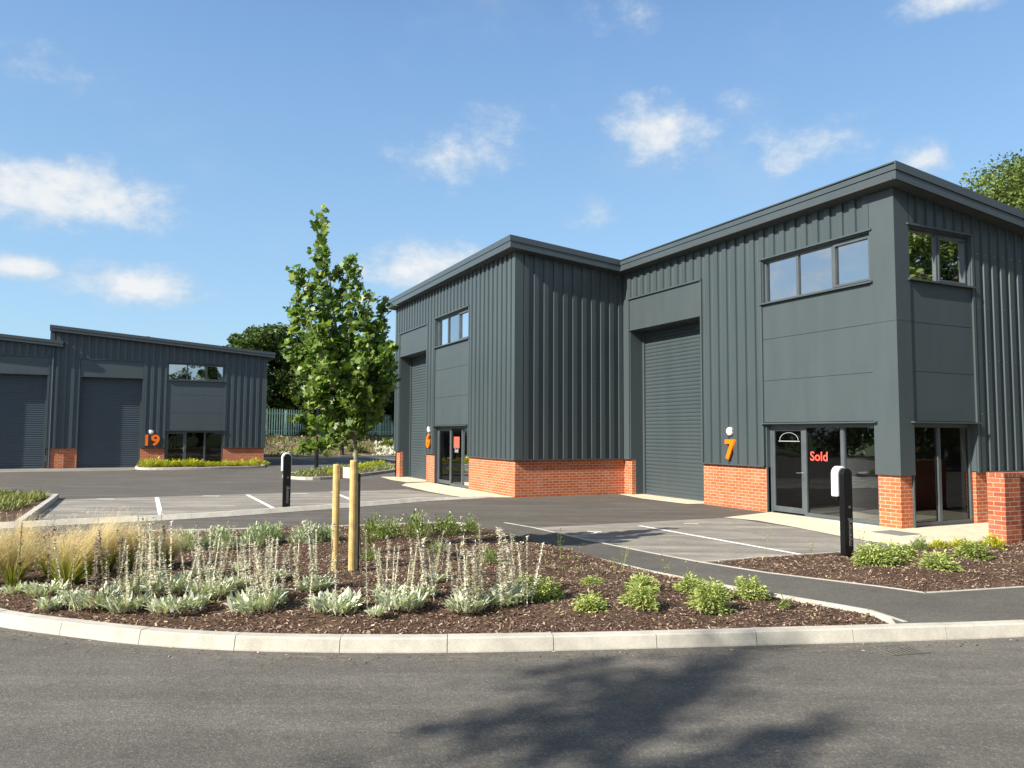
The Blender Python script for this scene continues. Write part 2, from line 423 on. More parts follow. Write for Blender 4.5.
def window(B, P, s0, s1, z0, z1, n, glass, rec=.06, sill=True, fw=.05, flip=False):
    f = MB()
    fbox(P, s0, s1, -rec - .04, -rec + .035, z0, z0 + fw, f); fbox(P, s0, s1, -rec - .04, -rec + .035, z1 - fw, z1, f)
    fbox(P, s0, s0 + fw, -rec - .04, -rec + .033, z0 + fw, z1 - fw, f); fbox(P, s1 - fw, s1, -rec - .04, -rec + .033, z0 + fw, z1 - fw, f)
    w = (s1 - s0) / n
    for i in range(1, n): fbox(P, s0 + i * w - fw * .7, s0 + i * w + fw * .7, -rec - .04, -rec + .033, z0 + fw, z1 - fw, f)
    # opening casement on the right hand light
    F = f.build('window', M['frame'], B)
    a, b = (s1 - w + fw * .7, s1 - fw)
    c = MB()
    for q in ((a, b, z0 + fw, z0 + fw + .045), (a, b, z1 - fw - .045, z1 - fw), (a, a + .045, z0 + fw + .045, z1 - fw - .045), (b - .045, b, z0 + fw + .045, z1 - fw - .045)):
        fbox(P, q[0], q[1], -rec - .02, -rec + .05, q[2], q[3], c)
    c.build('casement', M['frame'], F)
    for i in range(n):
        a = s0 + i * w + (fw if i == 0 else fw * .7); b = s0 + (i + 1) * w - (fw if i == n - 1 else fw * .7)
        MB().add([P(a, -rec - .01, z0 + fw), P(b, -rec - .01, z0 + fw), P(b, -rec - .01, z1 - fw), P(a, -rec - .01, z1 - fw)], [(0, 1, 2, 3)]).build('pane', glass, F)
    r = MB(); fbox(P, s0 - .04, s0, -.12, .05, z0, z1, r); fbox(P, s1, s1 + .03, -.12, .05, z0, z1, r); fbox(P, s0 - .04, s1 + .03, -.12, .05, z1, z1 + .03, r)
    r.build('window_reveal', M['trim'], B)
    if sill:
        fbox(P, s0 - .08, s1 + .07, -.08, .13, z0 - .035, z0).build('sill', M['trim'], B)
        fbox(P, s0 - .08, s1 + .07, .03, .11, z1 + .032, z1 + .07).build('head_flashing', M['trim'], B)
    # the dark room behind
    d = MB(); fbox(P, s0 - .03, s1 + .03, -1.6, -1.55, z0 - .5, z1 + .1, d); fbox(P, s0 - .08, s0 - .045, -1.55, -.13, z0 - .5, z1 + .1, d); fbox(P, s1 + .035, s1 + .07, -1.55, -.13, z0 - .5, z1 + .1, d)
    fbox(P, s0 - .08, s1 + .07, -1.6, -.13, z0 - .53, z0 - .5, d); fbox(P, s0 - .08, s1 + .07, -1.6, -.13, z1 + .1, z1 + .13, d)
    d.build('upper_room', M['inwall'], B)

def entrance(B, P, s0, s1, zt, splits, door_first, glass, room=True, hs=-1, rec=.10, deep=4.0):
    """shopfront: splits are the mullion positions; the leaf door is first or last bay"""
    f = MB(); fw = .06
    fbox(P, s0, s1, -rec - .05, -rec + .03, zt - .09, zt, f); fbox(P, s0, s0 + fw, -rec - .05, -rec + .03, 0.0, zt - .09, f); fbox(P, s1 - fw, s1, -rec - .05, -rec + .03, 0.0, zt - .09, f)
    for m in splits: fbox(P, m - .045, m + .045, -rec - .05, -rec + .032, 0.0, zt - .09, f)
    F = f.build('entrance_screen', M['frame'], B)
    bays = [s0 + fw] + [x for m in splits for x in (m - .045, m + .045)] + [s1 - fw]
    for i in range(len(bays) // 2):
        a, b = bays[2 * i], bays[2 * i + 1]
        isdoor = (i == 0 and door_first)
        z0 = .05
        if isdoor:
            g = MB(); w = .075
            fbox(P, a, b, -rec - .045, -rec + .02, z0, z0 + .13, g); fbox(P, a, b, -rec - .045, -rec + .02, zt - .09 - w, zt - .09, g)
            fbox(P, a, a + w, -rec - .045, -rec + .02, z0 + .13, zt - .09 - w, g); fbox(P, b - w, b, -rec - .045, -rec + .02, z0 + .13, zt - .09 - w, g)
            dd = g.build('door', M['frame'], B)
            MB().add([P(a + w, -rec - .01, z0 + .13), P(b - w, -rec - .01, z0 + .13), P(b - w, -rec - .01, zt - .09 - w), P(a + w, -rec - .01, zt - .09 - w)], [(0, 1, 2, 3)]).build('door_glass', glass, dd)
            hx = b - w * .5
            MB().tube([P(hx, -rec + .02, 1.02), P(hx, -rec + .07, 1.02), P(hx - .14, -rec + .075, 1.02)], .011, 8).build('handle', M['chrome'], dd)
            fbox(P, hx - .02, hx + .02, -rec + .02, -rec + .03, .86, 1.08).build('lock_plate', M['chrome'], dd)
        else:
            fbox(P, a, b, -rec - .05, -rec + .03, z0 - .045, z0 + .05).build('bottom_rail', M['frame'], F)
            MB().add([P(a, -rec - .01, z0 + .05), P(b, -rec - .01, z0 + .05), P(b, -rec - .01, zt - .09), P(a, -rec - .01, zt - .09)], [(0, 1, 2, 3)]).build('pane', glass, F)
    fbox(P, s0 - .10, s1 + .08, .0, .15, zt, zt + .03).build('head_flashing', M['trim'], B)
    r = MB(); fbox(P, s0 - .03, s0, -rec - .05, .045, 0, zt, r); fbox(P, s1, s1 + .03, -rec - .05, .045, 1.14, zt, r); build_each(r, 'screen_reveal', M['trim'], B)
    fbox(P, s0, s1, -rec - .05, .02, -.01, .012).build('threshold', M['frame'], B)

def panels(B, P, s0, s1, zs, mat, d=.045, g=.012):
    b = MB()
    for a, c in zip(zs, zs[1:]): fbox(P, s0, s1, -.05, d, a + g / 2, c - g / 2, b)
    fbox(P, s0, s1, -.05, d - .012, zs[0], zs[-1], b)
    b.build('infill_panel', mat, B, bevel=0)

def wall_light(B, P, s, z, r=.13):
    n = 16; vs = []; fs = []
    for k, (rr, dd) in enumerate(((r, .035), (r, .075), (r * .92, .10), (r * .6, .125), (r * .2, .135))):
        vs += [P(s + rr * math.cos(2 * PI * i / n), dd, z + rr * math.sin(2 * PI * i / n)) for i in range(n)]
        if k: fs += [((k - 1) * n + i, (k - 1) * n + (i + 1) % n, k * n + (i + 1) % n, k * n + i) for i in range(n)]
    fs.append(tuple(range(4 * n, 5 * n)))
    L = MB().add(vs, fs).build('wall_light', M['whitep'], B)
    vs = []; 
    a0 = [PI * i / 10 for i in range(11)]
    vs = [P(s + r * 1.03 * math.cos(a), .03, z + r * 1.03 * math.sin(a)) for a in a0] + [P(s + r * 1.03 * math.cos(a), .104, z + r * 1.03 * math.sin(a)) for a in a0] + [P(s + r * .86 * math.cos(a), .12, z + r * .86 * math.sin(a)) for a in a0]
    fs = [(i, i + 1, i + 12, i + 11) for i in range(10)] + [(11 + i, 12 + i, 23 + i, 22 + i) for i in range(10)]
    MB().add(vs, fs).build('light_hood', M['chrome'], L)

# ------------------------------------------------------------------ main building: units 6 and 7
B = empty('commercial_unit', (0, 0, 0), 'large dark grey ribbed metal building with orange brick base, numbered 6 and 7', 'building')
PZ = 1.12
E = .4
def top_face(y): return 7.55 + (-.11 * (y + E) if y > -E else -.09 * (y + E))
def soff(y): return top_face(y) - .375
sF7 = soff(-E); sF6 = soff(Y6 - E)
zs7 = soff(0) + .03
# brick
bk = MB()
fbox(P7, X6 + .0, -9.555, -.149, 0, 0, PZ, bk)
bk.build('brick_plinth', M['brick'], B)
fbox(P7, -6.10, -3.66, -.25, 0, 0, PZ).build('brick_plinth', M['brick'], B)
MB().box((-.52, 0, 0), (0, .385, PZ)).build('brick_pier', M['brick'], B)
fbox(PS7, 2.46, 13.9, -.25, 0, 0, PZ).build('brick_plinth', M['brick'], B)
MB().prism([(X6, Y6), (X6, 0), (X6 - .25, 0), (X6 - .25, Y6 + .25), (-13.58, Y6 + .25), (-13.58, Y6)], 0, PZ).build('brick_plinth', M['brick'], B)
fbox(P6, -17.95, -16.92, -.149, 0, 0, PZ).build('brick_pier', M['brick'], B)
fbox(P6, -22.06, -21.44, -.149, 0, 0, PZ).build('brick_pier', M['brick'], B)
# flashing strip at the foot of the cladding
fl = MB()
for P, a, b in ((P7, X6 + .1, -9.56), (P7, -6.10, -3.75), (PS7, 2.5, 13.9), (PS6, Y6 - .07, -.001), (P6, -13.58, X6 + .07), (P6, -17.95, -16.95), (P6, -22.12, -21.44)):
    fbox(P, a, b, .002, .085, PZ + .001, PZ + .03, fl)
build_each(fl, 'drip_flashing', M['trim'], B)
# backing walls (inside the sheet)
bw = MB()
zt = soff(0)
fbox(P7, -6.07, -3.74, -.15, .02, PZ + .03, zt, bw); fbox(P7, X6, -9.585, -.15, .02, PZ + .03, zt, bw)
fbox(P7, -9.585, -6.13, -.15, .02, 6.3, zt, bw); fbox(P7, -3.74, -.52, -.15, .02, 6.36, zt, bw)
build_each(bw, 'inner_wall', M['dark'], B)
bw = MB(); fbox(PS7, 2.5, 13.9, -.15, .02, PZ + .03, soff(13.9), bw); fbox(PS7, 2.5, 8, -.15, .02, PZ + .03, soff(8) , bw); fbox(PS7, .385, 2.5, -.15, .02, 6.4, soff(2.5), bw)
build_each(bw, 'inner_wall', M['dark'], B)
bw = MB(); fbox(PS6, Y6, 0, -.15, .02, PZ + .03, soff(0), bw)
fbox(P6, -13.55, X6 - .15, -.15, .02, PZ + .03, soff(Y6), bw); fbox(P6, -17.9, -16.95, -.15, .02, PZ + .03, soff(Y6), bw); fbox(P6, -22.06, -21.45, -.15, .02, PZ + .03, soff(Y6), bw)
fbox(P6, -16.95, -13.55, -.15, .02, 6.36, soff(Y6), bw); fbox(P6, -21.45, -17.9, -.15, .02, 6.3, soff(Y6), bw)
build_each(bw, 'inner_wall', M['dark'], B)
bw = MB().prism([(-22.06, Y6), (-21.9, Y6), (-21.9, 13.7), (-.15, 13.7), (-.15, 13.9), (-22.06, 13.9)], 0, 5.8); bw.build('rear_wall', M['clad'], B)
# ribbed sheets
r = ribbed(P7, -6.04, -3.79, PZ + .02, zs7); ribbed(P7, X6 + .07, -9.64, 6.3, zs7, mb=r); ribbed(P7, -9.64, -6.04, 6.31, zs7, mb=r); ribbed(P7, -3.79, -.54, 6.38, zs7, mb=r)
r.build('ribbed_wall', M['clad'], B)
r = ribbed(PS7, 2.54, 13.9, PZ + .02, lambda s: soff(s) + .03, .06, pitch=.315); ribbed(PS7, .39, 2.54, 6.42, lambda s: soff(s) + .03, .06, pitch=.315, mb=r)
r.build('ribbed_wall', M['clad'], B)
ribbed(PS6, Y6 + .2, -.07, PZ + .02, lambda s: soff(s) + .03, .1, pitch=.345).build('ribbed_wall', M['clad'], B)
r = ribbed(P6, -13.47, X6 - .12, PZ + .02, soff(Y6) + .03); ribbed(P6, -17.86, -16.99, PZ + .02, soff(Y6) + .03, mb=r); ribbed(P6, -22.0, -21.51, PZ + .02, soff(Y6) + .03, mb=r)
ribbed(P6, -21.51, -17.86, 6.31, soff(Y6) + .03, mb=r); ribbed(P6, -16.99, -13.47, 6.38, soff(Y6) + .03, mb=r)
r.build('ribbed_wall', M['clad'], B)
# corner pieces
q = MB()
def Lcol(x0, y0, w1, w2, z0, z1, t=.012, o=.075):      # folded corner column
    q.prism([(x0 + o, y0 - o), (x0 + o, y0 + w2), (x0 - .02, y0 + w2), (x0 - .02, y0 + .02), (x0 - w1, y0 + .02), (x0 - w1, y0 - o)], z0, z1)
Lcol(0, 0, .535, .385, PZ - .02, 4.318, o=.07); Lcol(0, 0, .535, .385, 4.324, zt + .0, o=.07)
q.build('corner_column', M['flat'], B)
q = MB(); Lcol(X6, Y6, .13, .22, PZ + .03, soff(Y6) - .0, o=.074); q.build('corner_trim', M['trim'], B)
q = MB(); fbox(P7, X6 + .07, -9.64, .01, .07, PZ + .03, 6.3, q); q.build('corner_trim', M['trim'], B)
q = MB(); fbox(P6, -22.10, -22.0, -.4, .074, PZ + .03, soff(Y6), q); q.build('corner_trim', M['trim'], B)
# trims at sides of bays
tr = MB()
fbox(P7, -3.79, -3.73, .0, .085, PZ + .03, 6.36, tr); fbox(PS7, 2.46, 2.54, .0, .085, PZ, 6.40, tr)
fbox(P6, -13.55, -13.47, .0, .085, PZ + .03, 6.36, tr); fbox(P6, -16.99, -16.93, .0, .085, PZ + .03, 6.36, tr)
build_each(tr, 'bay_trim', M['trim'], B)
# roller doors
roller(B, P7, -9.555, -6.13, 5.26, .5, 6.27, M['roller'], M['flat'])
roller(B, P6, -21.44, -17.95, 5.26, .5, 6.27, M['roller'], M['flat'])
# windows / panels / shopfronts
window(B, P7, -3.70, -.54, 5.24, 6.32, 3, M['glass'])
panels(B, P7, -3.73, -.54, [2.23, 3.274, 4.32, 5.20], M['flat'])
entrance(B, P7, -3.66, -.525, 2.19, [-2.56, -1.49], True, M['glassd'])
window(B, PS7, .40, 2.43, 5.24, 6.36, 2, M['glass'])
panels(B, PS7, .385, 2.46, [2.23, 3.274, 4.32, 5.20], M['flat'])
entrance(B, PS7, .39, 2.44, 2.19, [1.36], False, M['glassd'])
window(B, P6, -16.90, -13.58, 5.24, 6.32, 3, M['glass'])
panels(B, P6, -16.93, -13.55, [2.23, 3.274, 4.32, 5.20], M['flat'])
entrance(B, P6, -16.88, -13.60, 2.19, [-15.5, -14.40], True, M['glassd'])
# roof, soffit and fascia
out7 = [(-22.46, Y6 - E), (X6 + E, Y6 - E), (X6 + E, -E), (E, -E), (E, 14.3), (-22.46, 14.3)]
def ring(z0o, z1o, inset, name, mat, t=.06):
    mb = MB(); o = [(-22.46 + inset, Y6 - E + inset), (X6 + E - inset, Y6 - E + inset), (X6 + E - inset, -E + inset), (E - inset, -E + inset), (E - inset, 14.3), ]
    i = [(a + t, b + t) if k == 0 else (a - t, b + t) for k, (a, b) in enumerate(o)]
    for k in range(len(o) - 1):
        a, b, c, d = o[k], o[k + 1], i[k + 1], i[k]
        vs = [(p[0], p[1], top_face(o_[1]) + z) for z in (z0o, z1o) for p, o_ in ((a, a), (b, b), (c, b), (d, a))]
        mb.add(vs, [(0, 3, 2, 1), (4, 5, 6, 7), (0, 1, 5, 4), (1, 2, 6, 5), (2, 3, 7, 6), (3, 0, 4, 7)])
    a, b, c, d = o[0], (o[0][0], 14.3), (o[0][0] + t, 14.3), i[0]
    vs = [(p[0], p[1], top_face(p[1]) + z) for z in (z0o, z1o) for p in (a, b, c, d)]
    mb.add(vs, [(0, 3, 2, 1), (4, 5, 6, 7), (0, 1, 5, 4), (1, 2, 6, 5), (2, 3, 7, 6), (3, 0, 4, 7)])
    return mb.build(name, mat, B)
ring(-.175, 0, 0, 'fascia', M['fascia'])
ring(-.368, -.182, .022, 'lower_fascia', M['fascia'])
def slab_roof(dz0, dz1, ins, name, mat):
    mb = MB()
    for poly in ([(-22.46 + ins, Y6 - E + ins), (X6 + E - ins, Y6 - E + ins), (X6 + E - ins, -E), (-22.46 + ins, -E)], [(-22.46 + ins, -E), (E - ins, -E + ins * 0), (E - ins, 14.25), (-22.46 + ins, 14.25)]):
        mb.prism(poly, lambda x, y: top_face(y) + dz0, lambda x, y: top_face(y) + dz1)
    return mb.build(name, mat, B)
slab_roof(-.37, -.33, .08, 'soffit', M['soffit'])
slab_roof(-.06, -.03, .03, 'roof', M['roofm'])
# interior of the ground floor rooms
it = MB()
it.box((-9.5, 5.2, .02), (-.2, 5.3, 2.6)); it.box((-4.4, .25, .02), (-4.3, 5.2, 2.6)); it.box((-.5, 3.0, .02), (-.22, 5.2, 2.6))
it.box((-17.5, Y6 + 4, .02), (-13, Y6 + 4.1, 2.6)); it.box((-17.6, Y6 + .6, .02), (-17.5, Y6 + 4, 2.6)); it.box((-13.1, Y6 + .6, .02), (-13., Y6 + 4, 2.6))
build_each(it, 'interior_wall', M['inwall'], B)
it = MB(); it.box((-4.3, .2, -.01), (-.22, 5.2, .016)); it.box((-17.5, Y6 + .2, -.01), (-13.1, Y6 + 4, .016)); build_each(it, 'interior_floor', M['infloor'], B)
it = MB(); it.box((-4.3, .2, 2.3), (-.2, 5.2, 2.36)); it.box((-17.5, Y6 + .15, 2.3), (-13.1, Y6 + 4, 2.36)); build_each(it, 'interior_ceiling', M['dark'], B)
it = MB(); it.box((-1.75, 1.9, 0.016), (-1.55, 2.1, 2.3)); it.box((-.95, 3.4, .016), (-.8, 3.5, 2.3)); build_each(it, 'interior_column', M['whitep'], B)
# numbers, lights, sold signs
text_part('unit_number', '7', .68, .028, M['orange'], B, (-4.93, -.10, 1.51), ROTF, .026, 1.0)
wall_light(B, P7, -4.96, 2.02, .12)
text_part('unit_number', '6', .70, .028, M['orange'], B, (-17.50, Y6 - .10, 1.60), ROTF, .026, 1.0)
wall_light(B, P6, -17.50, 2.08)
text_part('sold_sign', 'Sold', .30, .001, M['red'], B, (-2.17, .094, 1.42), ROTF, .004)
sg = fbox(P6, -15.25, -14.72, -.097, -.094, 1.40, 1.80).build('sold_sign', M['red'], B)
text_part('lettering', 'Sold', .20, .001, M['vinyl_reflection'], sg, (-14.98, Y6 + .092, 1.30), ROTF, .004)
# arched reflection in the door glass, drawn as pale flat strips
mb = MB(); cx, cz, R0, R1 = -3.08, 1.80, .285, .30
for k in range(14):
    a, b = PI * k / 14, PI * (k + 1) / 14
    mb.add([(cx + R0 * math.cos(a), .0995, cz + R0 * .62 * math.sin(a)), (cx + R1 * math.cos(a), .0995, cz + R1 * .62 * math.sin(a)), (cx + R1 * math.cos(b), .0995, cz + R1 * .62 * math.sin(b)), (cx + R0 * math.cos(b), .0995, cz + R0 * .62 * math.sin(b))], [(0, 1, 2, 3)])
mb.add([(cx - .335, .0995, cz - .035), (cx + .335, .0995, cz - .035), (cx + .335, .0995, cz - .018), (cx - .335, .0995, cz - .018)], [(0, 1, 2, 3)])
mb.build('door_reflection', M['vinyl_reflection'], B)
# fixings on the side cladding
mb = MB()
k = 0
for zz in (1.25, 2.4, 3.6, 4.8, 6.0):
    s = .06 + 8 * .315 + .08
    while s < 8:
        if zz < soff(s) - .1: fbox(PS7, s - .012, s + .012, .066, .078, zz, zz + .024, mb)
        s += .315
    s = Y6 + .3
    while s < -.1:
        fbox(PS6, s - .01, s + .01, .066, .076, zz, zz + .02, mb); s += .345
mb.build('cladding_fixings', M['chrome'], B)

# ------------------------------------------------------------------ the terrace across the yard: unit 19 and its neighbour
B2 = empty('commercial_unit', (X19, -13, 0), 'distant blue-grey metal clad unit numbered 19 with a whole roller door and entrance', 'building')
PZ2 = 1.03
def tf19(y): return 7.43 - .0775 * (y + 18.53)
def so19(y): return tf19(y) - .30
def tf18(y): return 6.66 - .0775 * (y + 18.5)
def so18(y): return tf18(y) - .28
for a, b in ((-18.53, -17.20), (-14.22, -13.02), (-10.0, -7.78)): fbox(P19, a, b, -.149, 0, 0, PZ2).build('brick_plinth', M['brick'], B2)
bw = MB(); fbox(P19, -18.53, -17.2, -.15, .02, PZ2, 6.3, bw); fbox(P19, -17.2, -14.2, -.15, .02, 5.8, 6.75, bw); fbox(P19, -14.2, -13.04, -.15, .02, PZ2, 6.3, bw); fbox(P19, -13.04, -9.98, -.15, .02, 5.8, 6.4, bw); fbox(P19, -9.98, -7.8, -.15, .02, PZ2, 6.2, bw)
build_each(bw, 'inner_wall', M['dark'], B2)
s19 = lambda s: so19(s) + .04
r = ribbed(P19, -18.53, -17.24, PZ2 + .02, s19); ribbed(P19, -17.24, -14.13, 5.79, s19, mb=r); ribbed(P19, -14.13, -13.1, PZ2 + .02, s19, mb=r)
ribbed(P19, -13.1, -9.93, 5.79, s19, mb=r); ribbed(P19, -9.93, -7.9, PZ2 + .02, s19, mb=r); r.build('ribbed_wall', M['clad2'], B2)
fl = MB()
for a, b in ((-18.45, -17.25), (-14.13, -13.1), (-9.93, -7.72)): fbox(P19, a, b, .002, .08, PZ2 + .001, PZ2 + .03, fl)
fbox(P19, -7.9, -7.72, -.4, .074, PZ2 + .03, so19(-7.8), fl); fbox(P19, -18.62, -18.42, -.4, .074, so18(-18.5) + .1, so19(-18.5), fl)
fbox(P19, -13.1, -13.02, 0, .085, PZ2 + .03, 5.76, fl); fbox(P19, -10.0, -9.93, 0, .085, PZ2 + .03, 5.76, fl)
build_each(fl, 'cladding_trim', M['flat2'], B2)
roller(B2, P19, -17.17, -14.22, 4.82, .31, 5.74, M['roller2'], M['flat2'])
window(B2, P19, -12.98, -10.04, 4.80, 5.72, 3, M['glass'])
panels(B2, P19, -13.02, -10.0, [2.03, 3.0, 3.98, 4.76], M['flat2'])
entrance(B2, P19, -12.98, -10.03, 1.99, [-11.97, -10.98], True, M['glassd'])
it = MB(); it.box((X19 - 3, -13.2, .02), (X19 - 2.9, -9.8, 2.4)); it.box((X19 - 3, -13.3, .02), (X19 - .3, -13.2, 2.4)); it.box((X19 - 3, -9.8, .02), (X19 - .3, -9.7, 2.4)); it.box((X19 - 3, -13.2, 2.2), (X19 - .15, -9.8, 2.3))
build_each(it, 'interior_wall', M['dark'], B2)
text_part('unit_number', '19', .80, .028, M['orange'], B2, (X19 + .10, -13.70, 1.44), ROTX, .026, 1.08)
wall_light(B2, P19, -13.70, 1.92, .12)
def fr19(y0, y1, zt, name, par, oh=.42, d=.46, back=-12):
    mb = MB()
    for (a0, a1, dd) in ((-.155, 0, d), (-.30, -.16, d - .02)):
        vs = [(X19 + xx, y, zt(y) + z) for z in (a0, a1) for xx, y in ((dd, y0), (dd, y1), (dd - .06, y1), (dd - .06, y0))]
        mb.add(vs, [(0, 3, 2, 1), (4, 5, 6, 7), (0, 1, 5, 4), (1, 2, 6, 5), (2, 3, 7, 6), (3, 0, 4, 7)])
        for yy in (y0, y1 - .06):
            vs = [(X19 + xx, y, zt(y) + z) for z in (a0, a1) for xx, y in ((dd - .06, yy), (dd - .06, yy + .06), (back, yy + .06), (back, yy))]
            mb.add(vs, [(0, 3, 2, 1), (4, 5, 6, 7), (0, 1, 5, 4), (1, 2, 6, 5), (2, 3, 7, 6), (3, 0, 4, 7)])
    mb.build('fascia', M['fascia'], par)
    MB().prism([(X19 + d - .05, y0 + .05), (X19 + d - .05, y1 - .05), (X19 + back, y1 - .05), (X19 + back, y0 + .05)], lambda x, y: zt(y) - .30, lambda x, y: zt(y) - .27).build('soffit', M['soffit'], par)
    MB().prism([(X19 + d - .05, y0 + .05), (X19 + d - .05, y1 - .05), (X19 + back, y1 - .05), (X19 + back, y0 + .05)], lambda x, y: zt(y) - .07, lambda x, y: zt(y) - .04).build('roof', M['roofm'], par)
fr19(-18.62, -7.34, tf19, 'fascia', B2)
MB().prism([(X19 - .15, -7.78), (X19 - 11.6, -7.78), (X19 - 11.6, -18.4), (X19 - 11.4, -18.4), (X19 - 11.4, -7.98), (X19 - .15, -7.98)], 0, lambda x, y: so19(y)).build('side_wall', M['clad2'], B2)
# small roof aerial
yv = -14.0; mb = MB().tube([(X19 - .6, yv, tf19(yv) - .04), (X19 - .6, yv, tf19(yv) + .16)], .02, 6); mb.tube([(X19 - .6, yv - .5, tf19(yv) + .10), (X19 - .6, yv + .05, tf19(yv) + .13)], .025, 6)
mb.build('roof_aerial', M['iron'], B2)
# neighbour
B3 = empty('commercial_unit', (X19, -21, 0), 'lower blue-grey metal clad unit cut off by the left edge, with roller door', 'building')
roller(B3, P19, -21.62, -18.66, 4.85, .31, 5.78, M['roller2'], M['flat2'])
bw = MB(); fbox(P19, -21.7, -18.56, -.15, .02, 5.84, so18(-18.5), bw); fbox(P19, -24, -21.7, -.15, .02, 0, so18(-18.5), bw); bw.build('inner_wall', M['dark'], B3)
s18 = lambda s: so18(s) + .03
r = ribbed(P19, -21.7, -18.57, 5.83, s18); ribbed(P19, -24, -21.72, 0.4, s18, mb=r); r.build('ribbed_wall', M['clad2'], B3)
fbox(P19, -18.57, -18.535, -.3, .06, 0, so18(-18.5) - .01).build('end_trim', M['flat2'], B3)
fr19(-30, -18.0, tf18, 'fascia', B3, d=.40)
MB().box((X19 - 11.6, -30, 0), (X19 - .35, -29.8, 5)).build('side_wall', M['clad2'], B3)
MB().tube([(X19 + .16, -18.42, 6.3), (X19 + .16, -18.42, .03)], .045, 8).build('downpipe', M['roller2'], B3)

# ------------------------------------------------------------------ ground
def sheet(name, poly, z, mat, kind='structure', th=None):
    zz = z if callable(z) else (lambda x, y: z)
    mb = MB(); mb.add([(x, y, zz(x, y)) for x, y in poly], [tuple(range(len(poly)))])
    o = mb.build(name, mat); tag(o, kind=kind); return o
def grid_sheet(name, x0, x1, y0, y1, n, m, zf, mat):
    X, Yy = np.meshgrid(np.linspace(x0, x1, n), np.linspace(y0, y1, m)); Z = zf(X, Yy)
    V = np.stack([X, Yy, Z], -1).reshape(-1, 3)
    i = (np.arange(m - 1)[:, None] * n + np.arange(n - 1)[None]).ravel()
    F = np.stack([i, i + 1, i + n + 1, i + n], -1)
    me = D.meshes.new(name); me.from_pydata(V.tolist(), [], F.tolist())
    for p_ in me.polygons: p_.use_smooth = True
    o = link(name, me, mat); tag(o, kind='structure'); return o
sheet('ground', [(-900, -900), (900, -900), (900, 900), (-900, 900)], -.03, M['grass'])
sheet('road', [(-56, -45), (30, -45), (30, 40), (-56, 40)], 0., M['yard'])
# the front road is a coarser surfacing
kl = [(1.1, -15.66), (1.682, -15.258), (2.212, -14.765), (2.873, -14.101), (3.42, -13.379), (3.872, -12.584), (4.285, -11.711), (4.652, -10.773), (4.99, -9.833), (5.36, -8.773), (5.73, -7.708), (6.12, -6.5), (6.5, -5.1), (7.1, -3.0), (8.2, .6), (10.5, 8)]
sheet('front_road', [(-1.5, -45), (30, -45), (30, 12), (11.6, 12), (10.45, 8)] + [(x - .05, y + .02) for x, y in kl[::-1][1:]] + [(.15, -16.25), (-1.5, -16.9)], .004, M['road'])
sheet('parking_bay', [(-3.2, -6.95), (1.96, -6.75), (2.2, -3.0), (1.75, -1.9), (-3.12, -1.8)], .004, M['bay'])
sheet('parking_bay', [(-14.2, -16.15), (-9.0, -16.15), (-8.3, -15.0), (-8.6, -11.8), (-9.4, -8.9), (-10.4, -6.4), (-11.0, -5.5), (-14.4, -5.9)], .004, M['bay'])
sheet('concrete_apron', [(-35.3, -22), (-31.6, -22), (-31.6, -14.6), (-33, -14.3), (-35.3, -14.3)], .006, m_asphalt('pale_apron', (.20, .19, .175), streak=.5, speck=.3))
# paving slabs outside the doors
sl = sheet('paving', [(-3.62, -.002), (-3.35, -1.0), (-3.12, -1.93), (-2.32, -1.68), (-1.0, -1.85), (.2, -2.10), (1.3, -2.22), (2.05, -2.1), (2.25, -.6), (2.2, 4.5), (.0, 4.5), (0, .38), (-.52, .0)], .014, M['slab'])
sheet('paving', [(-9.97, -4.05), (-10.5, -5.3), (-11.2, -5.5), (-13.02, -5.6), (-16.3, -5.5), (-17.3, -5.0), (-17.6, Y6 - .002), (-9.97, Y6 - .002)], .014, M['slab'])
sheet('paving', [(-9.55, .45), (-9.9, -.32), (-8.15, -.62), (-6.2, -.52), (-6.1, 0), (-6.1, .45)], .012, M['slab'])
sheet('paving', [(-21.5, Y6 + .4), (-22.0, Y6 - .7), (-19.5, Y6 - .95), (-17.9, Y6 - .8), (-17.95, Y6 + .4)], .012, M['slab'])
def line(name, a, b, w=.10, z=.010, mat=None):
    a = Vector((*a, 0)); b = Vector((*b, 0)); n = (b - a).cross(Vector((0, 0, 1))).normalized() * w / 2
    sheet(name, [(a - n)[:2], (b - n)[:2], (b + n)[:2], (a + n)[:2]], z, mat or M['white'])
line('road_marking', (-2.62, -4.66), (1.72, -4.52))
line('road_marking', (-2.25, -6.15), (-2.05, -5.95), .09); line('road_marking', (-2.15, -6.05), (-1.95, -6.15), .06)
line('road_marking', (-2.55, -3.55), (-2.35, -3.3), .07)
line('road_marking', (-13.9, -13.66), (-8.5, -13.65), .11); line('road_marking', (-13.96, -11.15), (-8.9, -11.05), .11); line('road_marking', (-14.2, -8.5), (-9.9, -8.72), .11)
for y in (-12.4, -9.8, -15.2): line('road_marking', (-14.0, y), (-13.8, y + .45), .12)
# shadowed bays at the far side by the bank
for k in range(5): line('road_marking', (-45.6 - k * .35, -3.8 + k * 2.6), (-40.9 - k * .35, -2.9 + k * 2.6), .12)

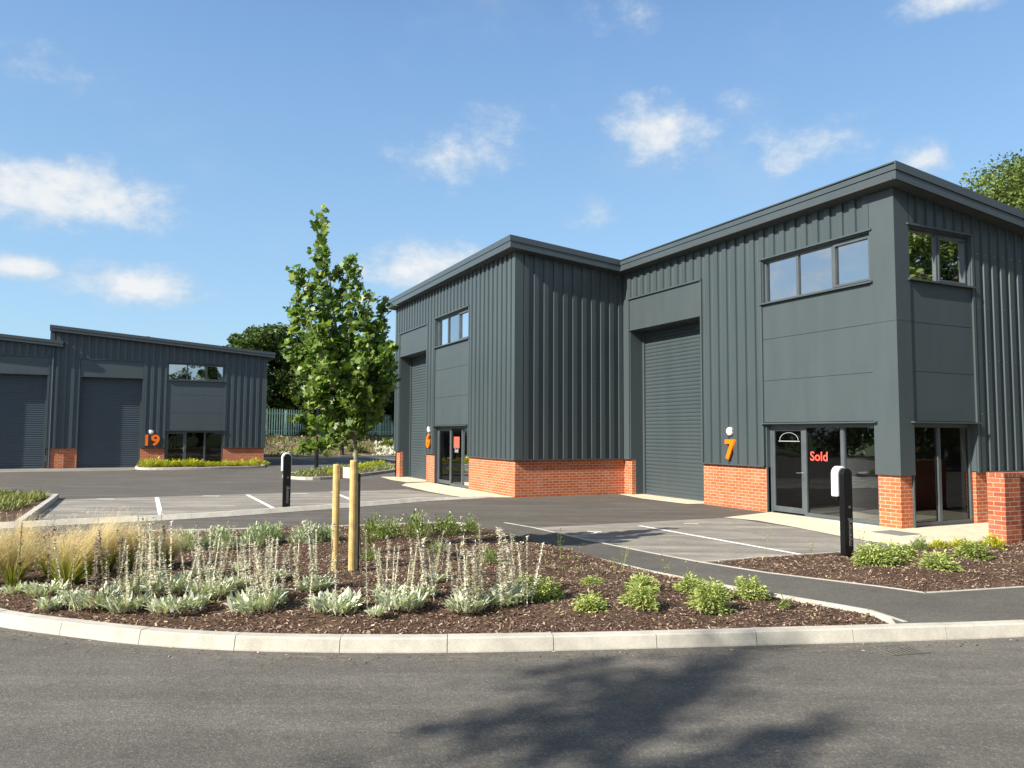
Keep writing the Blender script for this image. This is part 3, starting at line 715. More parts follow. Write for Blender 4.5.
# kerb runs: stones with open joints
def kerb(name, pts, w, h, batter=.0, stone=.93, z0=-.02, mat=None, gap=.007, side=1, label=None, hf=None, smooth=True):
    """pts: line of the kerb foot; body lies to the left (side=1) of travel"""
    P_ = [Vector((x, y, 0)) for x, y in pts]
    if smooth:
        Q = []
        for i in range(len(P_) - 1):
            p0, p1, p2, p3 = P_[max(i - 1, 0)], P_[i], P_[i + 1], P_[min(i + 2, len(P_) - 1)]
            for k in range(6):
                t = k / 6; Q.append(.5 * ((2 * p1) + (p2 - p0) * t + (2 * p0 - 5 * p1 + 4 * p2 - p3) * t * t + (3 * p1 - p0 - 3 * p2 + p3) * t ** 3))
        Q.append(P_[-1])
    else: Q = P_
    cum = [0]
    for a, b in zip(Q, Q[1:]): cum.append(cum[-1] + (b - a).length)
    def at(s):
        s = max(0, min(cum[-1] - 1e-6, s))
        for i in range(len(Q) - 1):
            if cum[i + 1] >= s:
                f = (s - cum[i]) / max(1e-9, cum[i + 1] - cum[i]); d = (Q[i + 1] - Q[i]).normalized(); return Q[i].lerp(Q[i + 1], f), d
    mb = MB(); jm = MB(); n = max(1, round(cum[-1] / stone)); st = cum[-1] / n
    H = hf or (lambda s: h)
    for i in range(n):
        s0, s1 = i * st + gap / 2, (i + 1) * st - gap / 2; m = 3 if smooth else 1; rings = []
        jz = random.uniform(-.003, .003)
        for k in range(m + 1):
            s = s0 + (s1 - s0) * k / m; p, d = at(s); nn = Vector((-d.y, d.x, 0)) * side; hh = H(s / cum[-1]) + jz
            ch = min(.012, w * .2)
            prof = [(0, z0), (0, hh * .12), (batter, hh - ch), (batter + ch, hh), (w, hh), (w, z0)]
            rings.append([tuple(p + nn * a + Vector((0, 0, b))) for a, b in prof])
        vs = [v for r_ in rings for v in r_]; L = 6; fs = [tuple(range(L)), tuple(range(m * L, m * L + L))[::-1]]
        for k in range(m): fs += [(k * L + j, k * L + (j + 1) % L, (k + 1) * L + (j + 1) % L, (k + 1) * L + j) for j in range(L)]
        mb.add(vs, fs)
        if i:
            rr = []
            for s in (i * st - .02, i * st + .02):
                p, d = at(s); nn = Vector((-d.y, d.x, 0)) * side; hh = H(s / cum[-1]) - .008
                rr.append([tuple(p + nn * a + Vector((0, 0, b))) for a, b in [(.008, z0), (batter + .01, hh), (w - .008, hh), (w - .008, z0)]])
            jm.add(rr[0] + rr[1], [(0, 1, 2, 3), (7, 6, 5, 4)] + [(j, (j + 1) % 4, 4 + (j + 1) % 4, 4 + j) for j in range(4)])
    o = mb.build(name, mat or M['kerb']); tag(o, kind='structure')
    if jm.v: tag(jm.build('kerb_mortar', M['mortar']), kind='structure')
    return o
kerb('kerb', [(-5.3, -16.6), (-4.6, -17.05), (-3.2, -17.25), (-1.4, -16.95), (.05, -16.30)] + kl, .145, .128, .022)
# bed outlines
def zp(x, y): return .03 + .09 * min(1, max(0, (x + 1.5) / 5.5))
bed_back = [(5.63, -7.50), (5.128, -7.30), (4.694, -7.42), (3.914, -7.64), (3.111, -7.80), (2.238, -7.90), (1.064, -7.93), (-.3, -7.93), (-1.6, -7.97), (-2.6, -8.02), (-3.4, -8.05), (-3.95, -8.25), (-4.15, -8.7), (-4.2, -9.6), (-4.35, -11), (-4.7, -12.8), (-5.1, -14.6), (-5.35, -16.2)]
edg = [(5.62, -7.40)] + bed_back[1:11]
def edging(name, pts, w=.05, up=.035, side=1, dz=0):
    mb = MB()
    for (x0, y0), (x1, y1) in zip(pts, pts[1:]):
        d = Vector((x1 - x0, y1 - y0, 0)).normalized(); n = Vector((-d.y, d.x, 0)) * w * side
        a, b = (x0, y0), (x1, y1); c, e = (x1 + n.x, y1 + n.y), (x0 + n.x, y0 + n.y)
        vs = [(x, y, z) for t in (0, 1) for (x, y) in (a, b, c, e) for z in [(-.02 if t == 0 else zp(x, y) + up + dz)]]
        mb.add(vs, [(0, 3, 2, 1), (4, 5, 6, 7), (0, 1, 5, 4), (1, 2, 6, 5), (2, 3, 7, 6), (3, 0, 4, 7)])
    tag(mb.build(name, M['kerb']), kind='structure')
edging('path_edging', edg, .045, .014)
edging('path_edging', bed_back[10:], .12, .08)
path_far = [(-4.0, -7.15), (-3.0, -6.98), (-1.0, -6.96), (.77, -6.92), (1.9, -6.84), (3.039, -6.66), (3.762, -6.40), (4.322, -6.17), (4.81, -6.0), (4.906, -5.539), (5.071, -4.623), (5.5, -2.3), (6.3, 1.5)]
edging('path_edging', path_far, .05, .012)
bay_edge = [(1.93, -6.80), (1.97, -5.69), (2.10, -4.37), (2.15, -3.0), (1.9, -2.2)]
edging('path_edging', bay_edge, .05, .012)
# path surface (ribbon)
mb = MB()
A_ = [(-4.0, -7.99), (-2.6, -7.98), (-1.0, -7.92), (.77, -7.90), (2.238, -7.86), (3.111, -7.76), (3.914, -7.60), (4.694, -7.38), (5.35, -7.32), (5.68, -7.62), (5.98, -6.6), (6.45, -5.0), (7.05, -2.9), (8.1, .6)]
Bf = [(-4.0, -7.15), (-3.0, -6.99), (-1.0, -6.97), (.77, -6.93), (1.9, -6.86), (3.0, -6.68), (3.762, -6.41), (4.322, -6.18), (4.81, -6.01), (4.85, -5.9), (4.906, -5.56), (5.06, -4.66), (5.5, -2.3), (6.3, 1.5)]
vs = [(x, y, zp(x, y) + .008) for x, y in A_] + [(x, y, zp(x, y) + .008) for x, y in Bf]; n = len(A_)
mb.add(vs, [(i, i + 1, n + i + 1, n + i) for i in range(n - 1)]); tag(mb.build('path', M['path']), kind='structure')
# planting beds (soil)
inner = [(x - .13, y + .09) for x, y in kl[1:11]]
main_poly = [(-5.25, -16.4), (-4.5, -16.85), (-3.1, -17.05), (-1.4, -16.76), (-.05, -16.12), (1.0, -15.55)] + inner + [(5.64, -7.55)] + [(x, y - .01) for x, y in bed_back[1:]]
def inpoly(poly, X, Yy):
    r = np.zeros(X.shape, bool); n = len(poly); j = n - 1
    for i in range(n):
        xi, yi = poly[i]; xj, yj = poly[j]
        c = ((yi > Yy) != (yj > Yy)) & (X < (xj - xi) * (Yy - yi) / (yj - yi + 1e-12) + xi); r ^= c; j = i
    return r
rng = np.random.default_rng(3)
def hnoise(x, y): return .018 * np.sin(x * 2.1 + y * 1.3) + .014 * np.sin(x * 4.7 - y * 3.9 + 1) + .01 * np.sin(9 * x + 7 * y)
def edge_dist(poly, X, Yy):
    d = np.full(X.shape, 1e9); n = len(poly)
    for i in range(n):
        ax, ay = poly[i]; bx, by = poly[(i + 1) % n]; L2 = (bx - ax) ** 2 + (by - ay) ** 2 + 1e-9
        t = np.clip(((X - ax) * (bx - ax) + (Yy - ay) * (by - ay)) / L2, 0, 1)
        d = np.minimum(d, np.hypot(X - ax - t * (bx - ax), Yy - ay - t * (by - ay)))
    return d
def soilz(poly, X, Yy, z0, hump): return z0 + hump * np.minimum(1, edge_dist(poly, X, Yy) / .8) + hnoise(X, Yy) * np.minimum(1, edge_dist(poly, X, Yy) / .3)
def bed(name, poly, z0=.085, hump=.06, step=.12, mat=None):
    xs = [p[0] for p in poly]; ys = [p[1] for p in poly]
    import bmesh
    from mathutils.geometry import delaunay_2d_cdt
    X, Yy = np.meshgrid(np.arange(min(xs), max(xs), step), np.arange(min(ys), max(ys), step)); X = X.ravel() + rng.uniform(-.03, .03, X.size); Yy = Yy.ravel() + rng.uniform(-.03, .03, Yy.size)
    ok = inpoly(poly, X, Yy) & (edge_dist(poly, X, Yy) > .04); X = X[ok]; Yy = Yy[ok]
    n = len(poly); pts = [Vector(p) for p in poly] + [Vector((a, b)) for a, b in zip(X, Yy)]
    r_ = delaunay_2d_cdt(pts, [], [tuple(range(n))], 1, 1e-5)
    V = np.array([tuple(v) for v in r_[0]]); Z = soilz(poly, V[:, 0], V[:, 1], z0, hump)
    me = D.meshes.new(name); me.from_pydata(np.column_stack([V, Z]).tolist(), [], [tuple(f) for f in r_[2]])
    for p_ in me.polygons: p_.use_smooth = True
    o = link(name, me, mat or M['mulch']); tag(o, kind='structure'); return o
bed('planting_bed', main_poly)
bed2 = [(2.02, -6.74), (3.0, -6.60), (3.75, -6.34), (4.32, -6.11), (4.75, -5.96), (4.85, -5.52), (5.02, -4.62), (5.45, -2.3), (6.25, 1.6), (2.9, 3.5), (2.30, 3.0), (2.27, -.6), (2.07, -2.1), (2.12, -3.0), (2.08, -4.37), (1.99, -5.69)]
bed('planting_bed', bed2, .095, .05)
def chips(name, poly, dens, z0=.085, hump=.06, lo=.02, hi=.055, near=None):
    xs = [p[0] for p in poly]; ys = [p[1] for p in poly]; A = (max(xs) - min(xs)) * (max(ys) - min(ys)); n = int(A * dens)
    X = rng.uniform(min(xs), max(xs), n); Yy = rng.uniform(min(ys), max(ys), n)
    ok = inpoly(poly, X, Yy) & (edge_dist(poly, X, Yy) > .015)
    d = np.hypot(X - 10.6, Yy + 14.06); ok &= rng.uniform(0, 1, n) < np.clip(9.0 / d, .3, 1)
    X = X[ok]; Yy = Yy[ok]; n = len(X); Z = soilz(poly, X, Yy, z0, hump) + rng.uniform(.0, .018, n)
    az = rng.uniform(0, 2 * PI, n); L = rng.uniform(lo, hi, n) / 2; W = L * rng.uniform(.14, .42, n); tx = rng.normal(0, .35, n); ty = rng.normal(0, .35, n)
    ca, sa = np.cos(az), np.sin(az)
    u = np.stack([ca * np.cos(tx), sa * np.cos(tx), np.sin(tx)], -1); v = np.stack([-sa * np.cos(ty), ca * np.cos(ty), np.sin(ty)], -1)
    C0 = np.stack([X, Yy, Z], -1); u = u * L[:, None]; v = v * W[:, None]
    V = np.stack([C0 - u - v * .6, C0 + u * .7 - v, C0 + u + v * .5, C0 - u * .8 + v], 1)
    o = link(name, fast(name, V, 4), M['chips']); tag(o, kind='stuff')
chips('bark_mulch', main_poly, 1700, lo=.012, hi=.05); chips('bark_mulch', bed2, 1500, .095, .05, lo=.012, hi=.05)
t = NT('road_silt'); p = t.pos(); n_ = t.noise(p, 5, 5, .7); n2_ = t.noise(p, 60, 3)
bs = t.bsdf(t.ramp(n2_, [(.3, (.14, .125, .10)), (.7, (.26, .24, .20))]), .95, .2); tr = t.n('ShaderNodeBsdfTransparent')
mx = t.n('ShaderNodeMixShader'); t.l(t.ramp(n_, [(.46, (0, 0, 0)), (.62, (.7, .7, .7))]), mx.inputs[0]); t.l(tr.outputs[0], mx.inputs[1]); t.l(bs.outputs[0], mx.inputs[2])
M['silt'] = t.done(mx)
mb = MB(); kk_ = kl[1:11]
for (x0, y0), (x1, y1) in zip(kk_, kk_[1:]):
    mb.add([(x0 + .10, y0 - .05, .0075), (x1 + .10, y1 - .05, .0075), (x1 + .24, y1 - .12, .0075), (x0 + .24, y0 - .12, .0075)], [(0, 1, 2, 3)])
tag(mb.build('road_silt', M['silt']), kind='structure')
# loose grit and bits of bark washed on to the road by the kerb
n = 260; s = rng.uniform(0, 1, n); kk = np.array(kl[:12]); idx = s * 10.99; i0 = idx.astype(int); f = idx - i0
pk = kk[i0] * (1 - f[:, None]) + kk[i0 + 1] * f[:, None]; pk = pk + np.abs(rng.normal(0, .16, (n, 1))) * np.array([[.9, -.42]]) + np.array([.03, -.015])
az = rng.uniform(0, 6.28, n); L = rng.uniform(.006, .02, n)
C0 = np.column_stack([pk, np.full(n, .009)]); u = np.stack([np.cos(az), np.sin(az), 0 * az], -1) * L[:, None]; v = np.stack([-np.sin(az), np.cos(az), .4 + 0 * az], -1) * L[:, None] * .45
tag(link('loose_debris', fast('loose_debris', np.stack([C0 - u - v * .2, C0 + u - v * .2, C0 + u * .8 + v, C0 - u * .7 + v], 1), 4), M['chips']), kind='stuff')

# middle kerb beside the lane and the planted corner at the left
km = [(-7.6, -23), (-7.35, -19), (-7.2, -16.5), (-7.38, -15.2), (-7.5, -13.6), (-7.8, -12.1), (-8.3, -10.58), (-8.80, -9.1), (-9.35, -7.7), (-9.85, -6.5), (-10.1, -5.4), (-10.35, -4.4)]
kerb('kerb', km, .24, .11, .10, hf=lambda s: .11 * min(1, max(.25, (1.02 - s) / .16)) if s > .85 else .11)
b3 = [(-14.05, -16.2), (-14.7, -16.35), (-15.4, -17.3), (-16, -19), (-16.2, -23), (-7.7, -23), (-7.52, -19), (-7.45, -16.2)]
kerb('kerb', [(-7.45, -16.18), (-14.0, -16.18), (-14.7, -16.33), (-15.4, -17.3), (-16, -19), (-16.2, -23)], .14, .13, side=1)
bed('planting_bed', [(-14.0, -16.32), (-14.6, -16.45), (-15.25, -17.4), (-15.85, -19), (-16.0, -22.9), (-7.8, -22.9), (-7.6, -19), (-7.5, -16.32)], .09, .05, .3)
# bed in front of 19 and small island near the bank
k19 = [(X19 + .05, -14.35), (-33.0, -14.4), (-32.0, -13.9), (-31.6, -12.6), (-31.7, -10.5), (-32.3, -8.6), (-33.6, -7.9), (X19 - 1.5, -7.75)]
kerb('kerb', k19, .13, .12, side=1)
bed('planting_bed', [(X19 + .02, -14.2), (-33.0, -14.24), (-32.15, -13.8), (-31.78, -12.6), (-31.88, -10.5), (-32.45, -8.75), (-33.7, -8.05), (X19 + .02, -7.95)], .08, .05, .3)
isl = [(-22.0, -8.7), (-20.9, -8.1), (-21.0, -7.1), (-22.6, -5.4), (-26.4, -2.6), (-30.8, -.9), (-33, -.9), (-33.2, -2.0), (-31.2, -4.4), (-27.2, -6.7), (-23.6, -8.5), (-22.0, -8.7)]
kerb('kerb', isl, .13, .12, side=1)
cx = sum(p[0] for p in isl) / 12; cy = sum(p[1] for p in isl) / 12
isl_in = [(x + (cx - x) * .04, y + (cy - y) * .04) for x, y in isl[:-1]]
bed('planting_bed', isl_in, .08, .05, .3)

# bank, fence line, land beyond
fa, fb = np.array([-60.3, -4.2]), np.array([-74.8, 11.7]); fd = (fb - fa) / np.linalg.norm(fb - fa)
fl0 = fa - fd * 14; fl1 = fa + fd * 62
toe = [(-41.0, -13.5), (-47.3, -6.2), (-48.2, -1.1), (-50.5, 5.5), (-56, 16), (-63, 30), (-70, 42)]
n = 40; mb = MB(); rows = []
for i in range(n):
    f = i / (n - 1); p1 = fl0 + (fl1 - fl0) * f
    k = f * (len(toe) - 1); a = int(min(k, len(toe) - 2)); g_ = k - a; p0 = np.array(toe[a]) * (1 - g_) + np.array(toe[a + 1]) * g_
    for j in range(9):
        w = j / 8; q = p0 * (1 - w) + p1 * w; z = 1.72 * (w ** .85) + .12 * math.sin(q[0] * 1.3 + q[1] * .9) * math.sin(w * PI)
        mb.v.append((q[0], q[1], z))
    q = p1 - np.array([60, 50]); mb.v.append((q[0], q[1], 2.4))
mb.f = [(i * 10 + j, (i + 1) * 10 + j, (i + 1) * 10 + j + 1, i * 10 + j + 1) for i in range(n - 1) for j in range(9)]
bankm = mb.mesh('embankment'); tag(link('embankment', bankm, M['bank']), kind='structure')
kerb('kerb', [(-46.5, -6.6), (-47.6, -1.0), (-49.7, 5.4), (-54.5, 15)], .14, .13, side=1)
F = empty('palisade_fence', (*fa, 1.72), 'green palisade security fence on top of the bank behind the young tree', 'fence')
Lf = 62; nb = 22; bay = 2.75
for b in range(-4, nb - 4):
    pale = MB()
    for k in range(8):
        s = b * bay + k * bay / 8 + .1; q = fa + fd * s
        if b * bay < -14: continue
        d = Vector((fd[0], fd[1], 0)); nn = Vector((-d.y, d.x, 0)) * -1
        c0 = Vector((q[0], q[1], 1.70))
        w = .085; vs = []
        for z, ww in ((0, w), (2.25, w), (2.42, w * .3)):
            vs += [tuple(c0 + d * -ww + Vector((0, 0, z))), tuple(c0 - nn * -.018 + Vector((0, 0, z))), tuple(c0 + d * ww + Vector((0, 0, z)))]
        pale.add(vs, [(0, 1, 4, 3), (1, 2, 5, 4), (3, 4, 7, 6), (4, 5, 8, 7)])
    if pale.v: pale.build('pale_panel', M['fence'], F)
    q = fa + fd * (b * bay); q = q - np.array([fd[1], -fd[0]]) * .08
    if b * bay >= -14: MB().box((q[0] - .05, q[1] - .05, 1.5), (q[0] + .05, q[1] + .05, 4.0)).build('post', M['fence'], F)
rl = MB()
for z in (2.1, 3.7):
    a = fa + fd * -11 - np.array([fd[1], -fd[0]]) * .05; b_ = fa + fd * 49 - np.array([fd[1], -fd[0]]) * .05
    rl.tube([(a[0], a[1], z), (b_[0], b_[1], z)], .03, 6)
rl.build('rail', M['fence'], F)
# rubble on the bank
def bankz(x, y):
    return 0
deps = None
tri = [tuple(p_.vertices) for p_ in bankm.polygons]
def bank_scatter(n, f0, f1, w0, w1):
    f = rng.uniform(f0, f1, n); w = rng.uniform(w0, w1, n); p1 = fl0[None] + (fl1 - fl0)[None] * f[:, None]
    k = f * (len(toe) - 1); a = np.minimum(k.astype(int), len(toe) - 2); g_ = (k - a)[:, None]; T = np.array(toe); p0 = T[a] * (1 - g_) + T[a + 1] * g_
    q = p0 * (1 - w[:, None]) + p1 * w[:, None]; z = 1.72 * (w ** .85) + .12 * np.sin(q[:, 0] * 1.3 + q[:, 1] * .9) * np.sin(w * PI)
    return np.column_stack([q, z])
def rocks(name, C0, r0, r1, mat):
    n = len(C0); r = rng.uniform(r0, r1, n)
    dirs = np.array([(1, 0, 0), (0, 1, 0), (-1, 0, 0), (0, -1, 0), (0, 0, 1.), (0, 0, -.6)]); rot = rng.uniform(0, 6.28, n)
    d = np.broadcast_to(dirs, (n, 6, 3)).copy(); c_, s_ = np.cos(rot)[:, None], np.sin(rot)[:, None]
    x = d[..., 0] * c_ - d[..., 1] * s_; y = d[..., 0] * s_ + d[..., 1] * c_; d[..., 0] = x; d[..., 1] = y
    V = C0[:, None] + d * (r[:, None] * rng.uniform(.6, 1.3, (n, 6)))[..., None]
    fi = np.array([(0, 1, 4), (1, 2, 4), (2, 3, 4), (3, 0, 4), (1, 0, 5), (2, 1, 5), (3, 2, 5), (0, 3, 5)])
    me = D.meshes.new(name); me.from_pydata(V.reshape(-1, 3).tolist(), [], (fi[None] + (np.arange(n) * 6)[:, None, None]).reshape(-1, 3).tolist())
    return tag(link(name, me, mat), kind='stuff')
rocks('rubble', bank_scatter(700, .43, .62, .05, .5), .08, .26, M['rock'])
rocks('rubble', bank_scatter(250, .2, .62, .0, .95), .05, .16, M['rock'])

# ------------------------------------------------------------------ trees
def leaf_cards(C0, size, up=.35, k=5):
    n = len(C0); N = rng.normal(0, 1, (n, 3)); N[:, 2] = np.abs(N[:, 2]) + up; N /= np.linalg.norm(N, axis=1)[:, None]
    T = np.cross(N, rng.normal(0, 1, (n, 3))); T /= np.linalg.norm(T, axis=1)[:, None]; Bt = np.cross(N, T)
    s = (size * rng.uniform(.6, 1.25, n))[:, None]
    shp = np.array([(-.5, 0), (-.1, -.32), (.5, 0), (-.1, .32)])
    V = C0[:, None] + (T[:, None] * shp[None, :, :1] + Bt[:, None] * shp[None, :, 1:]) * s[:, None] + N[:, None] * np.array([0, .08, 0, .08])[None, :, None] * s[:, None]
    return V
def big_tree(name, loc, h, rw, mat, label, group, nclump=70, per=110, size=.30, low=.18, seed=1, rz=1., rcm=1.):
    global rng
    keep = rng; rng = np.random.default_rng(seed)
    root = empty(name, loc, label, 'tree', group)
    cz = h * (low + 1) / 2; rzv = h * (1 - low) / 2 * rz
    u = rng.normal(0, 1, (nclump, 3)); u /= np.linalg.norm(u, axis=1)[:, None]
    r = rng.uniform(.45, 1., nclump) ** .45
    c_ = u * r[:, None] * np.array([rw, rw, rzv]) * rng.uniform(.82, 1.08, (nclump, 1)) + np.array([0, 0, cz])
    rc = rw * rng.uniform(.17, .36, nclump) * rcm
    d = rng.normal(0, 1, (nclump, per, 3)); d /= np.linalg.norm(d, axis=2)[..., None]
    rad_ = (rng.uniform(.2, 1, (nclump, per)) ** .5)[..., None] * rc[:, None, None]
    P_ = (c_[:, None] + d * rad_ * np.array([1, 1, .75])).reshape(-1, 3)
    me = fast('crown', leaf_cards(P_, size), 4); link('crown', me, mat, root)
    mb = MB().tube([(0, 0, -.3), (.1, .05, h * .3), (.0, 0, h * .62)], [h * .028, h * .02, h * .008], 8)
    for k in range(7):
        t = .25 + .05 * k; cc = c_[k * 7 % nclump]
        mb.tube([(0, 0, h * t), tuple((np.array([0, 0, h * t]) + cc) / 2 + np.array([0, 0, .3])), tuple(cc)], [h * .012, h * .008, h * .003], 6)
    tr = mb.mesh('trunk'); link('trunk', tr, M['barkd'], root)
    rng = keep; return root
G = 'trees beyond the fence'
big_tree('tree', (-68.9, -3.0, 1.2), 12.2, 4.2, M['tree1'], 'dark rounded tree rising highest just past the right end of unit 19 roof', G, 120, 230, .42, .03, 11)
big_tree('tree', (-66.0, 0.4, 1.5), 9.4, 2.2, M['tree2'], 'narrow yellow-green tree between the dark rounded tree and the young maple', G, 70, 160, .32, .12, 12)
big_tree('tree', (-65.5, -7.5, 1.4), 7.6, 3.6, M['tree1'], 'dark low tree behind the fence right beside unit 19 end wall', G, 90, 220, .38, .0, 13)
big_tree('tree', (-66.5, 1.8, 1.5), 8.2, 3.6, M['tree1'], 'very dark broad tree behind the fence, left of the young maple crown', G, 100, 230, .38, .0, 14)
big_tree('tree', (-70.5, 5.5, 1.5), 9.4, 4.0, M['tree3'], 'mid green tree seen through the young maple crown', G, 90, 220, .40, .0, 15)
big_tree('tree', (-78, 14.5, 1.5), 11.2, 4.8, M['tree3'], 'mid green tree between the maple crown and the left end of unit 6', G, 100, 220, .42, .0, 16)
big_tree('tree', (-76, 9.5, 1.5), 9.6, 4.2, M['tree1'], 'dark tree low behind the fence between the maple and unit 6', G, 90, 220, .42, .0, 18)
big_tree('tree', (-72, -13, 1.2), 8.6, 4.5, M['tree1'], 'dark tree mostly hidden behind the right part of unit 19 roof', G, 80, 160, .42, .0, 17)
big_tree('tree', (-10.6, 25.8, 0), 15.9, 5.3, M['tree4'], 'tall green tree behind the main building at the right edge', None, 420, 300, .19, .25, 21)
for i, (f_, o_) in enumerate(((-9, 3), (-4.5, 3.4), (0, 3), (4.5, 3.6), (9, 3), (13.5, 3.4), (18, 3), (22.5, 3.4))):
    q_ = fa + fd * f_ - np.array([fd[1], -fd[0]]) * -o_ * (1 if np.dot(np.array([fd[1], -fd[0]]), np.array([-1., -1.])) > 0 else -1)
    big_tree('tree', (q_[0], q_[1], 1.4), 3.6, 2.6, M['tree3' if i % 2 else 'tree1'], 'low hedge tree behind the palisade fence', 'low hedge trees behind the palisade fence', 50, 130, .30, .0, 90 + i)
# trees on the far side of the road: they fill the reflections, shade the front road, and an added belt dims the side walls
GA = 'trees across the road'
for i, (x, y, h, w_, mt) in enumerate(((17, 25, 17, 5, 'tree3'), (22, 35, 19, 6, 'tree1'), (30, 44, 24, 7, 'tree1'), (13.5, 31, 15, 3.6, 'tree1'), (34, 30, 20, 6, 'tree1'))):
    big_tree('tree', (x, y, 0), h, w_, M[mt], 'tree across the road mirrored in the side upper window', GA, 110, 150, .42, .04, 31 + i)
for i, (x, y, h) in enumerate(((30, -13, 11), (33, -7, 13), (31, 0, 10), (32, 7, 13), (27, 14, 15), (34, -22, 14), (27, 19, 14), (36, -30, 14), (24, 52, 20), (16, 44, 17))):  # later entries: belt added out of view to block sky light from side walls
    big_tree('tree', (x, y, 0), h, 3.4 if i < 4 else 5.2, M['tree1'], 'unseen belt tree across the road, added to mirror in unit 19 and dim the side walls', GA, 60, 110, .42, .05, 71 + i)
for i, (x, y, h) in enumerate(((4, -52, 7), (-4, -52, 7), (-12, -50, 8), (-20, -53, 7.5), (-28, -50, 8), (-36, -52, 7), (-44, -50, 8), (-54, -50, 8))):
    big_tree('tree', (x, y, 0), h, 4.6, M['tree1'], 'dark tree across the road mirrored in the entrance glass', GA, 60, 90, .5, .0, 40 + i)

# ---- the young maple
TB = Vector((-.40, -11.18, .11))
rr_ = Vector((.437, .8995, 0)); vv_ = Vector((-.8995, .437, 0))       # right and away, as the tree's own spread
tree = empty('maple_tree', TB, 'young staked maple tree with fresh green leaves in the front bed', 'tree')
def T3(a, z, b=0): return Vector((0, 0, z * 1.03)) + rr_ * (a * 1.04 - .09 * min(1, z / 1.7) - .10 * max(0, min(1, z - 1.9))) + vv_ * b
cur = T3(0, 0)
trunk_pts = [T3(.0, 0), T3(-.02, .8), T3(.0, 1.6), T3(-.06, 2.4), T3(-.20, 3.2), T3(-.32, 4.0), T3(-.42, 4.6), T3(-.44, 5.02)]
mb = MB().tube(trunk_pts, [.042, .036, .032, .028, .021, .015, .009, .004], 10)
LF = []
def twigs(p0, p1, n, spread, start=.25, r0=.012, leaves=8):
    mid = p0.lerp(p1, .55) + (p1 - p0).length * .12 * Vector((p1.x - p0.x, p1.y - p0.y, -.2)).normalized()
    def q(t): return (1 - t) ** 2 * p0 + 2 * t * (1 - t) * mid + t * t * p1
    mb.tube([tuple(q(k / 5)) for k in range(6)], [r0 * (1 - .14 * k) for k in range(6)], 6)
    for k in range(n):
        t = start + (1 - start) * (k + random.random() * .6) / n
        b = q(min(1, t)); w = spread * (1.15 - .75 * t)
        d = Vector((random.gauss(0, 1), random.gauss(0, 1), random.gauss(.25, .6))).normalized() * w * random.uniform(.5, 1.1)
        e = b + d
        mb.tube([tuple(b), tuple(b + d * .5 + Vector((0, 0, .02))), tuple(e)], [.005, .004, .002], 4)
        for j in range(leaves):
            s = random.uniform(.25, 1.08); LF.append(b + d * s + Vector((random.gauss(0, .045), random.gauss(0, .045), random.gauss(-.01, .045))))
limbs = [ # lateral a, depth b, tip z, foot z on trunk, twigs, spread
    (-.95, .1, 3.05, 1.95, 16, .33), (-.62, -.35, 4.05, 2.0, 20, .30), (-.80, .35, 3.55, 2.05, 18, .32), (-.52, .15, 4.45, 2.3, 15, .22), (-.18, .25, 4.30, 2.5, 15, .26),
    (.02, -.2, 4.32, 2.3, 17, .27), (.14, .25, 3.85, 2.15, 16, .30), (.46, .1, 3.75, 1.9, 17, .18), (.60, -.2, 3.05, 1.85, 16, .27), (.50, .5, 2.9, 1.9, 14, .30),
    (-.30, -.75, 3.2, 1.9, 16, .34), (-.15, .8, 3.2, 1.95, 15, .34), (.28, -.65, 3.0, 1.8, 15, .32), (-.55, .6, 2.75, 1.8, 13, .32), (-.48, -.4, 2.5, 1.75, 13, .27),
    (-.84, .05, 2.0, 1.7, 9, .19), (-.80, -.1, 1.55, 1.66, 8, .16), (.42, .05, 2.55, 1.75, 12, .24), (.24, -.15, 2.15, 1.7, 7, .18), (0, -.4, 2.45, 1.75, 14, .26), (-.28, .1, 2.4, 1.75, 13, .24), (.15, .35, 2.5, 1.75, 12, .24),
    (-.30, -.25, 3.7, 2.4, 13, .26), (.30, .0, 3.35, 2.1, 15, .28), (-.85, -.15, 3.62, 2.1, 12, .22)]
for a, b, zt_, zf, n_, sp in limbs:
    k = min(6, max(1, int(zf / .8))); f = (zf - trunk_pts[k].z) / (trunk_pts[k + 1].z - trunk_pts[k].z) if zf >= trunk_pts[k].z else 0
    p0 = trunk_pts[k].lerp(trunk_pts[k + 1], max(0, min(1, f)))
    twigs(p0, T3(a, zt_, b), int(n_ * 1.3), sp * 1.05, .20, .013, 14)
twigs(T3(-.26, 3.6), T3(-.44, 5.0), 22, .17, .05, .008, 9)
link('trunk', mb.mesh('trunk'), M['bark'], tree)
ML = np.array([(0, -.5), (.16, -.36), (.46, -.40), (.36, -.14), (.60, .08), (.30, .12), (.24, .28), (.0, .58), (-.24, .28), (-.30, .12), (-.60, .08), (-.36, -.14), (-.46, -.40), (-.16, -.36)])
C0 = np.array([tuple(v) for v in LF]); n = len(C0)
N = rng.normal(0, .75, (n, 3)); N[:, 2] += .75; N[:, 0] += .15; N[:, 1] -= .45; N /= np.linalg.norm(N, axis=1)[:, None]
T_ = np.cross(N, rng.normal(0, 1, (n, 3))); T_ /= np.linalg.norm(T_, axis=1)[:, None]; B_ = np.cross(N, T_)
s = rng.uniform(.05, .128, n)[:, None, None]
V = C0[:, None] + (T_[:, None] * ML[None, :, :1] + B_[:, None] * ML[None, :, 1:]) * s - N[:, None] * (np.abs(ML[:, 0]) * .35 + np.maximum(0, ML[:, 1]) * .25)[None, :, None] * s
link('crown', fast('crown', V, 14), M['leaf'], tree)

